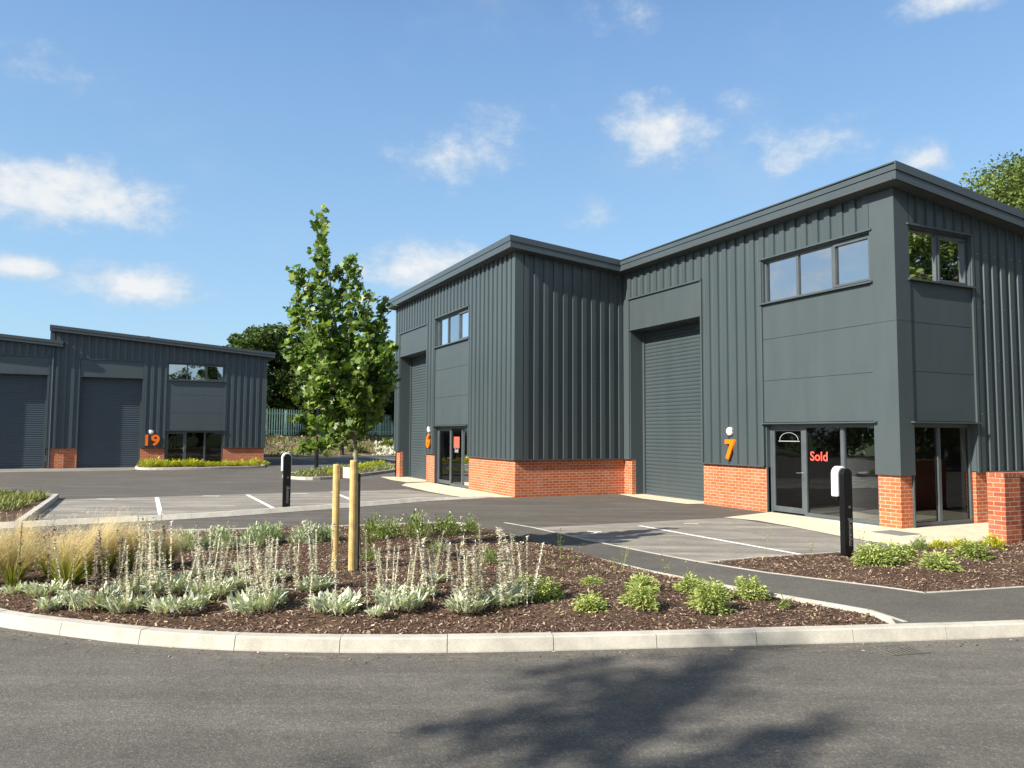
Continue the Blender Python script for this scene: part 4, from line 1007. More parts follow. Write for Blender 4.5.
# stakes
ts = empty('tree_stakes', (.72, -11.7, .1), 'round timber stakes with a cross board supporting the young maple', 'tree stakes')
def stake(x, y, zt_, r=.047, m=None):
    m = m or M['stake']
    MB().tube([(x, y, -.1), (x, y, zt_ - .015), (x, y, zt_)], [r, r, r * .86], 14).build('stake', m, ts)
S1 = Vector((.59, -11.76, 0)); S2 = Vector((.86, -11.60, 0))
SE = []
stake(S1.x, S1.y, 1.50); stake(S2.x, S2.y, 1.56, .050)
d = (S2 - S1).normalized(); nn = Vector((-.8995, .437, 0)) * .062
a_, b_ = S1 + d * -.05 + nn, S2 + d * .05 + nn
mb = MB(); o_ = nn.normalized() * .024
mb.add([tuple(p_ + Vector((0, 0, z))) for z in (1.32, 1.46) for p_ in (a_, b_, b_ + o_, a_ + o_)], [(0, 3, 2, 1), (4, 5, 6, 7), (0, 1, 5, 4), (1, 2, 6, 5), (2, 3, 7, 6), (3, 0, 4, 7)])
mb.build('cross_board', M['stakeb'], ts)
MB().tube([tuple(S2 + Vector((-.10, .09, -.05))), tuple(S2 + Vector((-.09, .085, 1.38)))], .03, 8).build('stake', M['barkd'], ts)

# garden wall at the right
gw = empty('brick_wall', (2.5, -.85, 0), 'low orange brick garden wall ending in a pillar beside the side window', 'wall')
MB().box((2.32, -.85, 0), (2.62, -.42, 1.215)).build('pillar', M['brick2'], gw)
MB().box((2.35, -.419, 0), (2.59, 5.2, 1.21)).build('wall', M['brick2'], gw)
cp = MB(); cp.box((2.315, -.855, 1.217), (2.625, -.41, 1.29)); cp.box((2.34, -.408, 1.212), (2.60, 5.2, 1.285))
cp.build('coping', m_brick('coping_brick', (.42, .13, .06), (.30, .085, .045), (.5, .38, .28), .115, .3), gw)

# charging posts
def charger(x, y, z0, h, label):
    r = empty('charging_post', (x, y, z0), label, 'charging post', 'black charging posts')
    def rounded(x0, x1, w, za, zb, dy=0, seg=9):
        R_ = w / 2; pts = [(-R_, za)] + [(-R_ * math.cos(PI * k / seg), zb - R_ + R_ * math.sin(PI * k / seg)) for k in range(seg + 1)] + [(R_, za)]
        vs = [(x + x0, y + a + dy, z0 + b) for a, b in pts] + [(x + x1, y + a + dy, z0 + b) for a, b in pts]; n = len(pts)
        return MB().add(vs, [tuple(range(n)), tuple(range(n, 2 * n))[::-1]] + [(i, (i + 1) % n, n + (i + 1) % n, n + i) for i in range(n)])
    rounded(-.045, .045, .182, -.03, h).build('post', M['black'], r, bevel=.004)
    u = rounded(-.175, -.052, .235, h - .43, h + .03, -.0).build('charger', M['whitep'], r, bevel=.014)
    MB().box((x - .17, y - .085, z0 + h - .475), (x - .07, y + .085, z0 + h - .432)).build('socket', M['black'], u)
    MB().box((x - .10, y - .16, z0 - .02), (x + .10, y + .16, z0 + .012)).build('base_plate', M['black'], r)
    rot = Matrix.Rotation(PI / 2, 4, 'Z') @ ROTF @ Matrix.Rotation(PI / 2, 4, 'Z')
    text_part('lettering', 'myenergi', .112, .001, M['darkgrey'], r, (x + .0525, y + .01, z0 + .36), rot, .002)
    MB().tube([(x + .049, y + .02, z0 + h - .58), (x + .054, y + .02, z0 + h - .58)], .022, 12).build('button', M['iron'], r)
charger(-8.72, -10.85, .03, 1.36, 'slim black charging post with white charger on the far kerb, left of the young maple')
charger(2.47, -4.50, .11, 1.31, 'slim black charging post with white charger in front of the unit 7 entrance')

# lamp column and bollard far off
lp = empty('lamp_post', (-31.5, -5.5, 0), 'black lamp column rising behind the young maple crown', 'lamp post')
MB().tube([(-31.5, -5.5, -.1), (-31.5, -5.5, 1.3), (-31.5, -5.5, 1.35), (-31.5, -5.5, 6.1)], [.11, .11, .065, .05], 10).build('column', M['black'], lp)
MB().box((-31.65, -5.9, 6.08), (-31.35, -5.3, 6.16)).build('lantern', M['black'], lp)
bp_ = empty('bollard', (-50.2, .3, .25), 'short dark post at the foot of the bank, right of the lamp column', 'bollard')
MB().tube([(-50.2, .3, 0), (-50.2, .3, 1.15), (-50.2, .3, 1.2)], [.16, .16, .1], 10).build('post', M['black'], bp_)

# gully grate in the road
gg = empty('drain_grate', (5.86, -7.9, 0), 'black iron gully grate set in the road against the kerb', 'drain')
dv = Vector((.21, .97, 0)).normalized(); du = Vector((.97, -.21, 0)); o0 = Vector((5.76, -8.08, 0))
def gq(a0, a1, b0, b1, z0, z1, mb):
    vs = [tuple(o0 + dv * a + du * b + Vector((0, 0, z))) for z in (z0, z1) for a, b in ((a0, b0), (a1, b0), (a1, b1), (a0, b1))]
    mb.add(vs, [(0, 3, 2, 1), (4, 5, 6, 7), (0, 1, 5, 4), (1, 2, 6, 5), (2, 3, 7, 6), (3, 0, 4, 7)])
mb = MB(); gq(0, .38, 0, .28, -.02, .007, mb); mb.build('gully_pit', M['black'], gg)
mb = MB()
gq(0, .38, 0, .02, .0, .014, mb); gq(0, .38, .26, .28, .0, .014, mb); gq(0, .02, .02, .26, .0, .014, mb); gq(.36, .38, .02, .26, 0, .014, mb)
for k in range(7): gq(.055 + k * .045, .072 + k * .045, .02, .26, .0, .012, mb)
mb.build('grate', M['iron'], gg)
cv = MB().box((.1, -1.05, .0), (.75, -.45, .022)).build('access_cover', M['darkgrey']); tag(cv, 'flat grey access cover in the pale paving beside the brick corner pier', 'access cover')

# ------------------------------------------------------------------ plants
def thing_from(name, parts, loc, rz, sc, label, cat, group):
    """parts: list of (child name, mesh, material)"""
    r = empty(name, loc, label, cat, group, rz); r.scale = (sc * random.uniform(.9, 1.12), sc * random.uniform(.9, 1.12), sc * random.uniform(.85, 1.15)); r.rotation_euler = (random.gauss(0, .05), random.gauss(0, .05), rz)
    for nm, me, mat in parts: link(nm, me, mat, r)
    return r
LANCE = [.25, .8, 1., .85, .12]; GR = [1, .9, .75, .55, .3, .1]
def R_(a, b, n): return rng.uniform(a, b, n)
def rosette(n=60, r=.16, L=(.07, .15), W=(.018, .032)):
    az = R_(0, 6.28, n); q = R_(0, 1, n) ** .5 * r
    base = np.stack([np.cos(az) * q, np.sin(az) * q, R_(0, .05, n)], -1); a2 = az + rng.normal(0, .8, n)
    return blades(base, a2, R_(.7, 1.57, n), R_(-.2, 1.3, n), R_(*L, n), R_(*W, n), LANCE, rng.normal(0, .4, n))
def spike_mesh(h, lean, az):
    m = 110; t = R_(.05, 1, m) ** .8
    tip = np.array([math.cos(az) * lean, math.sin(az) * lean, h])
    base = tip[None] * t[:, None] + rng.normal(0, .004, (m, 3)); aa = R_(0, 6.28, m)
    big = np.where(t < .45, 1.35, 1.)
    a = blades(base, aa, R_(.0, .9, m), R_(-.5, .2, m), R_(.020, .040, m) * big, R_(.012, .021, m) * big, [.4, 1., .9, .6, .1])
    st = []
    for k in range(2):
        n0 = np.array([[0, 0, 0.]]); L = np.array([math.sqrt(h * h + lean * lean)])
        e = math.atan2(h, lean); st.append(blades(n0, np.array([az]), np.array([e]), np.array([e]), L, np.array([.012]), [1, .9, .8, .8, .7], np.array([k * PI / 2])))
    return np.concatenate([a] + st)
spikes = [[], []]
for i in range(10):
    spikes[0].append(strips('flower_spike', spike_mesh(random.uniform(.50, .78), random.uniform(0, .09), random.uniform(0, 6.28))))
for i in range(4):
    spikes[1].append(strips('flower_spike', spike_mesh(random.uniform(.55, .75), random.uniform(0, .05), random.uniform(0, 6.28))))
ros = [strips('rosette', rosette(int(170 * k), .16 * k)) for k in (1., 1.25, .8)]
LE = 'woolly grey-leaved plants with tall dried flower spikes'
def lambsear(x, y, sc, nsp, label, br=0., hs=1., rv=0):
    z = .12 + (.02 if edge_dist(main_poly, np.array([x]), np.array([y]))[0] > .5 else -.01)
    r = thing_from('grey_leaved_plant', [('rosette', ros[rv], M['silver'])], (x, y, z), random.uniform(0, 6.28), sc, label, 'plant', LE)
    for k in range(int(nsp * 1.15 + .5)):
        b = 1 if random.random() < br else 0
        o = link('flower_spike', random.choice(spikes[b]), M['spiked'] if b else M['spike'], r)
        o.location = (random.gauss(0, .10), random.gauss(0, .10), 0); o.rotation_euler = (random.gauss(0, .10), random.gauss(0, .10), random.uniform(0, 6.28))
        q = hs * random.uniform(.8, 1.15) / sc; o.scale = (q, q, q)
for a in [
 (.62, -15.28, .8, 1, 'single brown-tipped spike at the far left edge of the bed, before the straw grass', 1, .95, 2),
 (.95, -14.95, 1., 1, 'low grey rosette with one tall brown spike in front of the leftmost straw grass', 1, 1.15, 0),
 (1.28, -14.70, .8, 0, 'small spikeless grey rosette near the left end of the kerb', 0, 1, 2),
 (1.62, -14.46, 1.15, 7, 'grey plant with a knot of brown spikes right of the tallest straw grass', .5, .95, 1),
 (1.15, -14.15, 1.1, 8, 'dense group of grey spikes standing before the middle straw grass', .4, 1., 1),
 (1.95, -14.15, 1.1, 5, 'grey clump close to the kerb with pale spikes, third clump from the left', .2, .95, 0),
 (.72, -13.98, 1.0, 7, 'tall grey spikes behind the third clump, right of the straw grass', .2, 1.0, 0),
 (1.35, -13.75, 1.2, 6, 'wide grey-green rosette with thin spikes in the left middle of the bed', .1, .95, 1),
 (2.33, -13.70, 1.15, 2, 'broad low grey rosette near the kerb with one thick pale spike', 0, .9, 1),
 (.55, -13.35, .9, 5, 'slender grey spikes at the back left before the silver shrubs', .1, .95, 0),
 (1.75, -13.35, 1.2, 7, 'large grey rosette with a fan of pale spikes left of the bare mulch gap', 0, 1.0, 1),
 (2.62, -12.98, 1.2, 12, 'bushiest pale grey clump, full of short spikes, left of the stakes near the kerb', 0, .8, 1),
 (2.15, -12.85, 1., 8, 'grey spikes standing close behind the bushiest pale clump', .1, .85, 0),
 (1.95, -12.30, 1.0, 8, 'grey clump with thin spikes just left of the timber stakes', 0, .92, 0),
 (2.95, -12.30, 1.15, 2, 'spreading grey rosette with leaning spikes in front of the timber stakes', 0, .85, 1),
 (3.33, -11.98, .6, 0, 'tiny grey seedling between the stakes and the kerb', 0, 1, 2),
 (2.58, -11.62, .95, 7, 'grey clump with bare thin spikes just right of the timber stakes', .1, .85, 0),
 (3.12, -11.68, 1.15, 4, 'broad grey rosette near the kerb right of the stakes', 0, .85, 1),
 (2.70, -11.25, .8, 7, 'grey spikes over bare mulch, second clump right of the stakes', .1, .85, 2),
 (3.50, -11.10, 1.1, 9, 'tall dense whitish spikes near the kerb in the middle of the bed', 0, 1.05, 0),
 (2.95, -10.85, .9, 5, 'leaning thin grey spikes behind the dense whitish clump', 0, .9, 2),
 (3.42, -10.62, 1.1, 7, 'rightmost grey clump with tall spikes beside the first green mound', 0, 1.05, 0),
 (1.55, -14.85, .8, 2, 'small grey plant with two spikes between the leftmost rosettes and the kerb', .3, .8, 2),
 (1.35, -13.05, .9, 5, 'grey spikes in the middle of the bed, in front of the second silver shrub', .1, .8, 0),
 (1.0, -12.55, .8, 4, 'thin grey spikes in the mulch midway between silver shrubs and stakes', .1, .8, 2),
 (.3, -12.9, .7, 3, 'few short spikes at the back beside the third silver shrub', .1, .85, 2),
 (2.0, -10.9, .8, 4, 'thin spikes far back in the mulch, behind the dense whitish clump', .1, .85, 2),
 (3.0, -10.45, .85, 4, 'small grey clump behind the rightmost spiked clump', .1, 1.0, 2)]: lambsear(*a)

# feather grass
def stipa_mesh(n=1100):
    az = R_(0, 6.28, n); q = R_(0, 1, n) ** .7 * .08; base = np.stack([np.cos(az) * q, np.sin(az) * q, 0 * az], -1)
    a2 = az * .35 + .9; e0 = PI / 2 - np.abs(rng.normal(0, .20, n)); e1 = e0 - np.abs(rng.normal(.55, .45, n))
    rows = blades(base, np.where(rng.uniform(0, 1, n) < .45, az, a2), e0, e1, R_(.42, .78, n), R_(.005, .009, n), GR + [.08])
    m = 1200; src = rng.integers(0, n, m); k = rng.integers(4, 7, m); tips = rows[src, k].mean(1)
    aw = blades(tips, a2[src] + rng.normal(0, .5, m), rng.normal(.5, .5, m), rng.normal(-.1, .5, m), R_(.04, .09, m), R_(.004, .007, m), [1, .8, .6, .5, .4, .3, .2])
    return strips('grass_tuft', np.concatenate([rows, aw]))
stm = [stipa_mesh() for _ in range(3)]
for i, (x, y, sc, lb) in enumerate([
 (-.1, -15.75, .95, 'straw-coloured feathery grass cut off by the left edge of the picture'),
 (.02, -15.38, .85, 'wide feathery grass tuft second from the left edge'),
 (-.34, -15.02, .95, 'feathery grass tuft behind the single brown spikes at the left'),
 (.42, -14.80, 1.12, 'tallest straw-gold grass tuft with a bright yellow-green foot'),
 (-.35, -14.48, 1.12, 'feathery grass tuft right behind the tallest one'),
 (-.25, -14.20, 1.08, 'straw-coloured grass tuft behind the dense grey spikes'),
 (.05, -14.62, .95, 'feathery grass tuft between the tallest one and the grey spikes'),
 (-.8, -15.45, .95, 'pale feathery grass tuft far back at the left edge'),
 (-.45, -13.75, .80, 'smallest yellow-green grass tuft, rightmost of the feathery grasses')]):
    o = thing_from('feather_grass', [('grass_blades', stm[i % 3], M['stipa'])], (x, y, .12), random.uniform(-.5, .5), sc, lb, 'grass tuft', 'feathery grasses at the left of the bed')

# leafy mounds
def mound(n, r, h, L, W, e0=(.2, 1.1), e1=(-.9, .2)):
    u = rng.normal(0, 1, (n, 3)); u[:, 2] = np.abs(u[:, 2]) + .05; u /= np.linalg.norm(u, axis=1)[:, None]; k = R_(.5, .92, n)[:, None]
    lump = 1 + .18 * np.sin(u[:, :1] * 5 + u[:, 1:2] * 7)
    base = u * k * lump * np.array([r, r, h]); az = np.arctan2(u[:, 1], u[:, 0]) + rng.normal(0, .5, n)
    up = u[:, 2] * .8
    return blades(base, az, R_(*e0, n) + up * .3, R_(*e1, n) + up * .5, R_(*L, n), R_(*W, n), LANCE, rng.normal(0, .35, n))
sg_ = [strips('foliage', mound(n_, .27, h_, (.045, .085), (.015, .026), (-.1, .9), (-1.2, .4))) for n_, h_ in ((1300, .31), (1000, .34), (1150, .28))]
GM = 'round green mounds at the right of the front bed'
for i, (x, y, sc, lb) in enumerate([
 (3.38, -10.13, .85, 'leafy green mound beside the rightmost grey spikes'),
 (2.80, -10.08, .72, 'paler green mound half hidden behind the first leafy mound'),
 (3.98, -9.96, .80, 'low green mound nearest the kerb, left of the group'),
 (2.95, -9.28, .62, 'small loose green plant standing among thin stems behind the mounds'),
 (4.10, -9.42, .95, 'green mound second along near the kerb'),
 (3.48, -8.95, .82, 'green mound at the back left, touching the path edging'),
 (3.72, -8.47, .82, 'green mound at the back in the middle of the group'),
 (4.42, -8.80, 1.0, 'largest bright green mound near the kerb'),
 (4.02, -8.42, .85, 'green mound merging with the largest mound behind it'),
 (4.14, -7.98, .80, 'rightmost round green mound, by the path edging')]):
    thing_from('sage_plant', [('foliage', sg_[i % 3], M['sage'])], (x, y, .12), random.uniform(0, 6), sc * .86, lb, 'plant', GM)
wt = strips('foliage', blades(np.stack([R_(-.05, .05, 40), R_(-.05, .05, 40), 0 * R_(0, 1, 40)], -1), R_(0, 6.28, 40), R_(.2, 1.2, 40), R_(-.6, .6, 40), R_(.1, .22, 40), R_(.008, .016, 40), LANCE))
thing_from('small_plant', [('foliage', wt, M['olive'])], (4.62, -7.98, .11), 0, 1., 'small spiky green tuft alone at the right tip of the front bed', 'plant', None)
# silver and green shrubs along the back of the front bed
art = [strips('foliage', mound(1100, .27, .33, (.05, .09), (.012, .020), (.5, 1.4), (.3, 1.2))) for _ in range(2)]
oli = [strips('foliage', mound(650, .26, .36, (.03, .06), (.012, .02), (.4, 1.4), (.2, 1.2))) for _ in range(2)]
def petals(n, r, h):
    u = rng.normal(0, 1, (n, 3)); u[:, 2] = np.abs(u[:, 2]); u /= np.linalg.norm(u, axis=1)[:, None]
    return fast('flowers', leaf_cards(u * np.array([r, r, h]) * R_(.95, 1.12, n)[:, None], .028), 4)
fl_ = petals(46, .27, .40)
GB = 'shrubs along the back edge of the front bed'
for i, (x, y, sc, k, lb) in enumerate([
 (-1.85, -13.95, .85, 0, 'silver shrub behind the rightmost feathery grass'),
 (-2.0, -13.45, 1.0, 0, 'silver shrub at the back left, beside the lane'),
 (-1.95, -12.95, 1.1, 0, 'silver shrub at the back, second of the silver row'),
 (-1.85, -12.45, 1.05, 0, 'silver shrub at the back, third of the silver row'),
 (-2.3, -12.15, 1.0, 0, 'tallest silver shrub at the right end of the silver row'),
 (-1.9, -11.65, 1.1, 0, 'silver shrub left of the timber stakes at the back'),
 (-2.0, -11.3, .9, 0, 'silver shrub directly behind the left timber stake'),
 (-1.65, -10.62, 1.1, 1, 'green shrub with white flowers right behind the right timber stake'),
 (-2.0, -10.22, .9, 1, 'small white-flowered shrub at the back between the stakes and the wide one'),
 (-1.75, -9.85, 1.25, 1, 'widest green shrub with white flowers at the back of the bed'),
 (-1.95, -9.25, 1.2, 1, 'white-flowered shrub right of the widest one'),
 (-2.05, -8.72, .85, 1, 'rightmost small white-flowered shrub by the path corner'),
 (.1, -11.15, .65, 1, 'yellow-green weed-like plant at the foot of the maple'),
 (1.05, -9.75, .7, 1, 'loose yellow-green plant standing behind the rightmost grey spikes'),
 (-.1, -10.1, .6, 1, 'low yellow-green plant in the mulch right of the stakes')]):
    parts = [('foliage', art[i % 2], M['silver2'])] if k == 0 else [('foliage', oli[i % 2], M['olive'])]
    if k and i < 12: parts.append(('flowers', fl_, M['petal']))
    thing_from('shrub', parts, (x, y, .12), random.uniform(0, 6), sc, lb, 'shrub', GB)
# thin flowering weeds with bare stems
def weed_mesh(h, n=16):
    ms = []
    for k in range(3):
        L = h * random.uniform(.7, 1); az = random.uniform(0, 6.28)
        ms.append(blades(np.array([[0, 0, 0.]]), np.array([az]), np.array([1.45]), np.array([1.25]), np.array([L]), np.array([.006]), [1, .9, .8, .7, .5], np.array([k * .9])))
        m = n; t = R_(.25, 1, m); p_ = ms[-1][0].mean(1); idx = t * 4; i0 = np.minimum(idx.astype(int), 3); f = (idx - i0)[:, None]
        b = p_[i0] * (1 - f) + p_[i0 + 1] * f
        ms.append(blades(b, R_(0, 6.28, m), R_(.0, 1., m), R_(-.4, .6, m), R_(.02, .05, m), R_(.006, .014, m), LANCE))
    return strips('stems', np.concatenate(ms))
wd = [weed_mesh(.45), weed_mesh(.38), weed_mesh(.5)]
GW = 'thin yellow-flowered weeds around the beds'
for i, (x, y, lb) in enumerate([
 (1.9, -8.9, 'thin weed with yellow tips nearest the dark path shadow'), (2.45, -8.65, 'thin weed left of the back mounds'), (2.2, -8.35, 'thin weed standing against the path edging, behind the small loose plant'),
 (2.95, -8.25, 'thin weed just left of the back mounds by the edging'), (3.2, -8.05, 'thin weed rising behind the back mounds'), (1.0, -8.6, 'dark thin weed at the path edge right of the rightmost shrub'),
 (2.30, -5.95, 'thin weed at the left tip of the right-hand bed'), (2.25, -5.0, 'tall thin weed on the parking bay edge, left of the charging post'), (2.5, -4.25, 'thin weed growing at the right foot of the charging post')]):
    thing_from('thin_weed', [('stems', wd[i % 3], M['weed'])], (x, y, .11), random.uniform(0, 6), random.uniform(.8, 1.05), lb, 'weed', GW)
# right hand bed
ylw = [strips('foliage', mound(420, .24, .22, (.04, .08), (.014, .024), (.3, 1.2), (-.3, .8))) for _ in range(2)]
for i, (x, y, sc, mt, lb) in enumerate([
 (3.35, -5.02, .95, 'sage', 'wide yellow-green mound beside the charging post, left of its group'),
 (3.30, -4.62, .8, 'sage', 'yellow-green mound joined to the one beside the charging post'),
 (3.12, -4.15, .75, 'sage', 'yellow-green mound in the middle of the right-hand bed'),
 (3.95, -4.52, .90, 'sage', 'green mound nearest the path in the right-hand bed'),
 (2.75, -3.25, .65, 'olive', 'small green plant against the pale paving in the right-hand bed'),
 (3.45, -3.05, .95, 'sage', 'rounded green mound left of the brick pillar foot'),
 (2.75, -2.25, .8, 'yellow', 'bright yellow plant on the edge of the pale paving'),
 (2.95, -1.75, .85, 'yellow', 'yellow plant touching the brick pillar'),
 (2.6, -2.6, .6, 'yellow', 'small yellow plant left of the bright yellow one'),
 (4.25, -2.9, .6, 'olive', 'sparse grey-green plant at the right edge below the garden wall')]):
    me = (sg_ if mt == 'sage' else ylw if mt == 'yellow' else oli)[i % 2]
    thing_from('low_plant', [('foliage', me, M[mt])], (x, y, .12), random.uniform(0, 6), sc, lb, 'plant', 'low plants in the right-hand bed')
# far beds
for i in range(15):
    y = -13.9 + i * .42; left = i < 7
    thing_from('low_shrub', [('foliage', ylw[i % 2], M['yellow'] if left else M['sage'])], (-32.9 + random.uniform(-.25, .25) - (.9 if i > 12 else 0), y, .1), random.uniform(0, 6), random.uniform(1.6, 2.1) if left else random.uniform(1.2, 1.6),
               'bright yellow-green shrub in the kerbed bed before the unit 19 entrance' if left else 'low green shrub in the right half of the bed before unit 19', 'shrub',
               'bright yellow shrubs before unit 19' if left else 'green shrubs before unit 19')
def scatter_cover(name, poly, dens, L, W, mat, z=.1):
    xs = [p[0] for p in poly]; ys = [p[1] for p in poly]; n = int((max(xs) - min(xs)) * (max(ys) - min(ys)) * dens)
    X = R_(min(xs), max(xs), n); Yy = R_(min(ys), max(ys), n); ok = inpoly(poly, X, Yy); X = X[ok]; Yy = Yy[ok]; n = len(X)
    cl = np.sin(X * 2.3 + 1) * np.sin(Yy * 2.9) + .35 * np.sin(X * 7) + rng.normal(0, .35, n) > -.35; X = X[cl]; Yy = Yy[cl]; n = len(X)
    rows = blades(np.column_stack([X, Yy, np.full(n, z)]), R_(0, 6.28, n), R_(.4, 1.5, n), R_(-.3, 1.2, n), R_(*L, n), R_(*W, n), LANCE)
    return tag(link(name, strips(name, rows), mat), kind='stuff')
scatter_cover('ground_cover', [(-13.8, -16.4), (-14.6, -16.6), (-15.6, -18.6), (-15.8, -21.5), (-7.9, -21.5), (-7.9, -18), (-9.5, -16.7)], 800, (.10, .26), (.012, .03), M['cover'])
scatter_cover('ground_cover', isl_in, 60, (.10, .28), (.02, .05), M['olive'])
scatter_cover('ground_cover', [(-1.5, -9.9), (1.5, -9.9), (2.6, -8.6), (-2.0, -8.3)], 60, (.03, .08), (.008, .016), M['olive'], .13)
scatter_cover('ground_cover', [(.0, -13.2), (2.6, -13.4), (3.0, -12.0), (1.0, -10.6), (0, -11.8)], 45, (.03, .08), (.008, .016), M['weed'], .14)
# coarse weeds and low growth on the bank
P_ = bank_scatter(4500, .06, .62, .0, 1.0)
keepm = (np.sin(P_[:, 0] * .9) * np.sin(P_[:, 1] * .7) + rng.normal(0, .4, len(P_))) > .1; P_ = P_[keepm]; n = len(P_)
tag(link('bank_weeds', strips('bank_weeds', blades(P_, R_(0, 6.28, n), R_(.5, 1.5, n), R_(-.2, 1.2, n), R_(.2, .6, n), R_(.05, .12, n), LANCE)), M['cover']), kind='stuff')
bz = [strips('foliage', mound(500, .9, .8, (.15, .3), (.08, .14), (.3, 1.2), (-.3, .8))) for _ in range(2)]
for i, (f, w, sc, mt, lb) in enumerate([(.27, .92, 1.2, 'tree3', 'green bush pressed against the foot of the fence behind unit 19'), (.34, .95, 1.1, 'olive', 'pale bush seen through the fence left of the young maple'), (.39, .15, .9, 'olive', 'green bush low on the bank just left of the maple trunk'),
        (.46, .30, 1., 'olive', 'green bush on the bank right of the maple trunk'), (.30, .3, 1.0, 'tree3', 'dark bush at the shaded foot of the bank beside unit 19')]):
    p1 = fl0 + (fl1 - fl0) * f; k = f * (len(toe) - 1); a = int(k); g_ = k - a; p0 = np.array(toe[a]) * (1 - g_) + np.array(toe[a + 1]) * g_; q = p0 * (1 - w) + p1 * w
    thing_from('bush', [('foliage', bz[i % 2], M[mt])], (q[0], q[1], 1.72 * w ** .85 - .1), random.uniform(0, 6), sc, lb, 'bush', 'bushes on the bank')
for i in range(7):
    f = i / 6; x = -22.6 - f * 8.6; y = -6.6 + f * 4.6
    thing_from('low_shrub', [('foliage', ylw[i % 2], M['redleaf'] if 1 < i < 6 else M['sage'])], (x, y, .1), random.uniform(0, 6), random.uniform(1.0, 1.5),
               'bronze-leaved low shrub in the small kerbed island beyond the stakes' if 1 < i < 6 else 'green low shrub in the small kerbed island beyond the stakes', 'shrub', 'bronze shrubs in the far island' if 1 < i < 6 else 'green shrubs in the far island')

# ------------------------------------------------------------------ tree across the road that throws the shade in the foreground
YT = -25.
st_ = empty('tree', (10.4, YT, 0), 'leaning tree across the road whose shadow falls on the foreground asphalt', 'tree', 'trees across the road')
mb = MB().tube([(10.4, YT, -.2), (10.2, YT, 4), (9.8, YT, 7.6), (9.3, YT, 9.35), (8.75, YT, 10.0), (8.1, YT, 11.05)], [.2, .16, .11, .07, .045, .012], 8)
LB = [((9.0, 9.7), (8.05, 11.1), .20, 250), ((8.85, 9.9), (8.25, 10.4), .16, 120), ((8.8, 9.85), (7.65, 9.85), .15, 190), ((9.2, 9.4), (8.2, 9.15), .16, 170), ((9.1, 9.5), (8.6, 9.75), .2, 150), ((9.5, 8.8), (9.6, 10.45), .20, 240), ((9.6, 9.3), (10.2, 10.1), .18, 160),
      ((9.5, 8.9), (8.9, 8.5), .26, 240), ((9.7, 8.2), (8.3, 8.45), .15, 130), ((9.9, 7.9), (10.6, 9.2), .30, 300), ((9.8, 8.), (9.2, 7.7), .35, 300), ((10, 7), (11.4, 8.), .40, 350), ((10.1, 6.), (9, 6.3), .4, 300)]
PP = []
for (x0, z0), (x1, z1), sp_, n_ in LB:
    mb.tube([(x0, YT, z0), ((x0 + x1) / 2, YT + .1, (z0 + z1) / 2 + .08), (x1, YT, z1)], [.035, .025, .01], 6)
    t_ = rng.uniform(.15, 1.05, n_); k_ = sp_ * (1.1 - .6 * t_)
    PP.append(np.column_stack([x0 + (x1 - x0) * t_ + rng.normal(0, 1, n_) * k_, YT + rng.normal(0, .3, n_), z0 + (z1 - z0) * t_ + rng.normal(0, 1, n_) * k_]))
link('trunk', mb.mesh('trunk', (10.4, YT, 0)), M['barkd'], st_)
link('crown', fast('crown', leaf_cards(np.concatenate(PP) - np.array([10.4, YT, 0]), .17), 4), M['tree3'], st_)


# ------------------------------------------------------------------ light and sky
EL = rad(34.6); SX, SY = .18, -1.
hl = math.hypot(SX, SY); sd = Vector((SX / hl * math.cos(EL), SY / hl * math.cos(EL), math.sin(EL)))
sun = D.lights.new('sun', 'SUN'); sun.energy = 5.0; sun.angle = rad(.6); sun.color = (1., .935, .83)
so = D.objects.new('sun', sun); COL.objects.link(so); so.rotation_euler = sd.to_track_quat('Z', 'Y').to_euler(); so.location = (5, -20, 30)
W = D.worlds.new('World'); SC.world = W; W.use_nodes = True; nt = W.node_tree; nt.nodes.clear()
class WN(NT):
    def __init__(s, t): s.t = t
w = WN(nt)
out = w.n('ShaderNodeOutputWorld'); bg = w.n('ShaderNodeBackground'); bg.inputs[1].default_value = .128
sky = w.n('ShaderNodeTexSky'); sky.sky_type = 'NISHITA'; sky.sun_disc = False; sky.sun_elevation = EL; sky.sun_rotation = math.atan2(SX, SY)
sky.altitude = 50; sky.air_density = 1.15; sky.dust_density = 1.1; sky.ozone_density = 2.2
tc = w.n('ShaderNodeTexCoord'); gv = tc.outputs['Generated']; sp = w.n('ShaderNodeSeparateXYZ'); w.l(gv, sp.inputs[0])
az = w.math('ARCTAN2', sp.outputs[1], w.math('MULTIPLY', sp.outputs[0], -1)); el = w.math('ARCSINE', sp.outputs[2])
cmb = w.n('ShaderNodeCombineXYZ'); w.l(az, cmb.inputs[0]); w.l(w.math('MULTIPLY', el, 1.5), cmb.inputs[1])
n1 = w.noise(cmb.outputs[0], 9, 8, .62); n2 = w.noise(cmb.outputs[0], 26, 6, .65); n3 = w.noise(cmb.outputs[0], 3.0, 6, .6)
CL = [(-.096, .262, .140, .050, 1.), (-.131, .180, .055, .018, .9), (-.012, .169, .088, .031, 1.05), (.322, .214, .110, .046, .95), (.387, .365, .115, .060, .60),
      (.658, .378, .085, .054, .80), (.744, .409, .055, .028, .60), (.828, .347, .090, .044, .72), (.96, .317, .038, .028, .85), (1.001, .480, .085, .034, .95), (.566, .282, .036, .034, .68), (-.12, .39, .10, .04, .40), (.57, .52, .15, .06, .34)]
dens = None
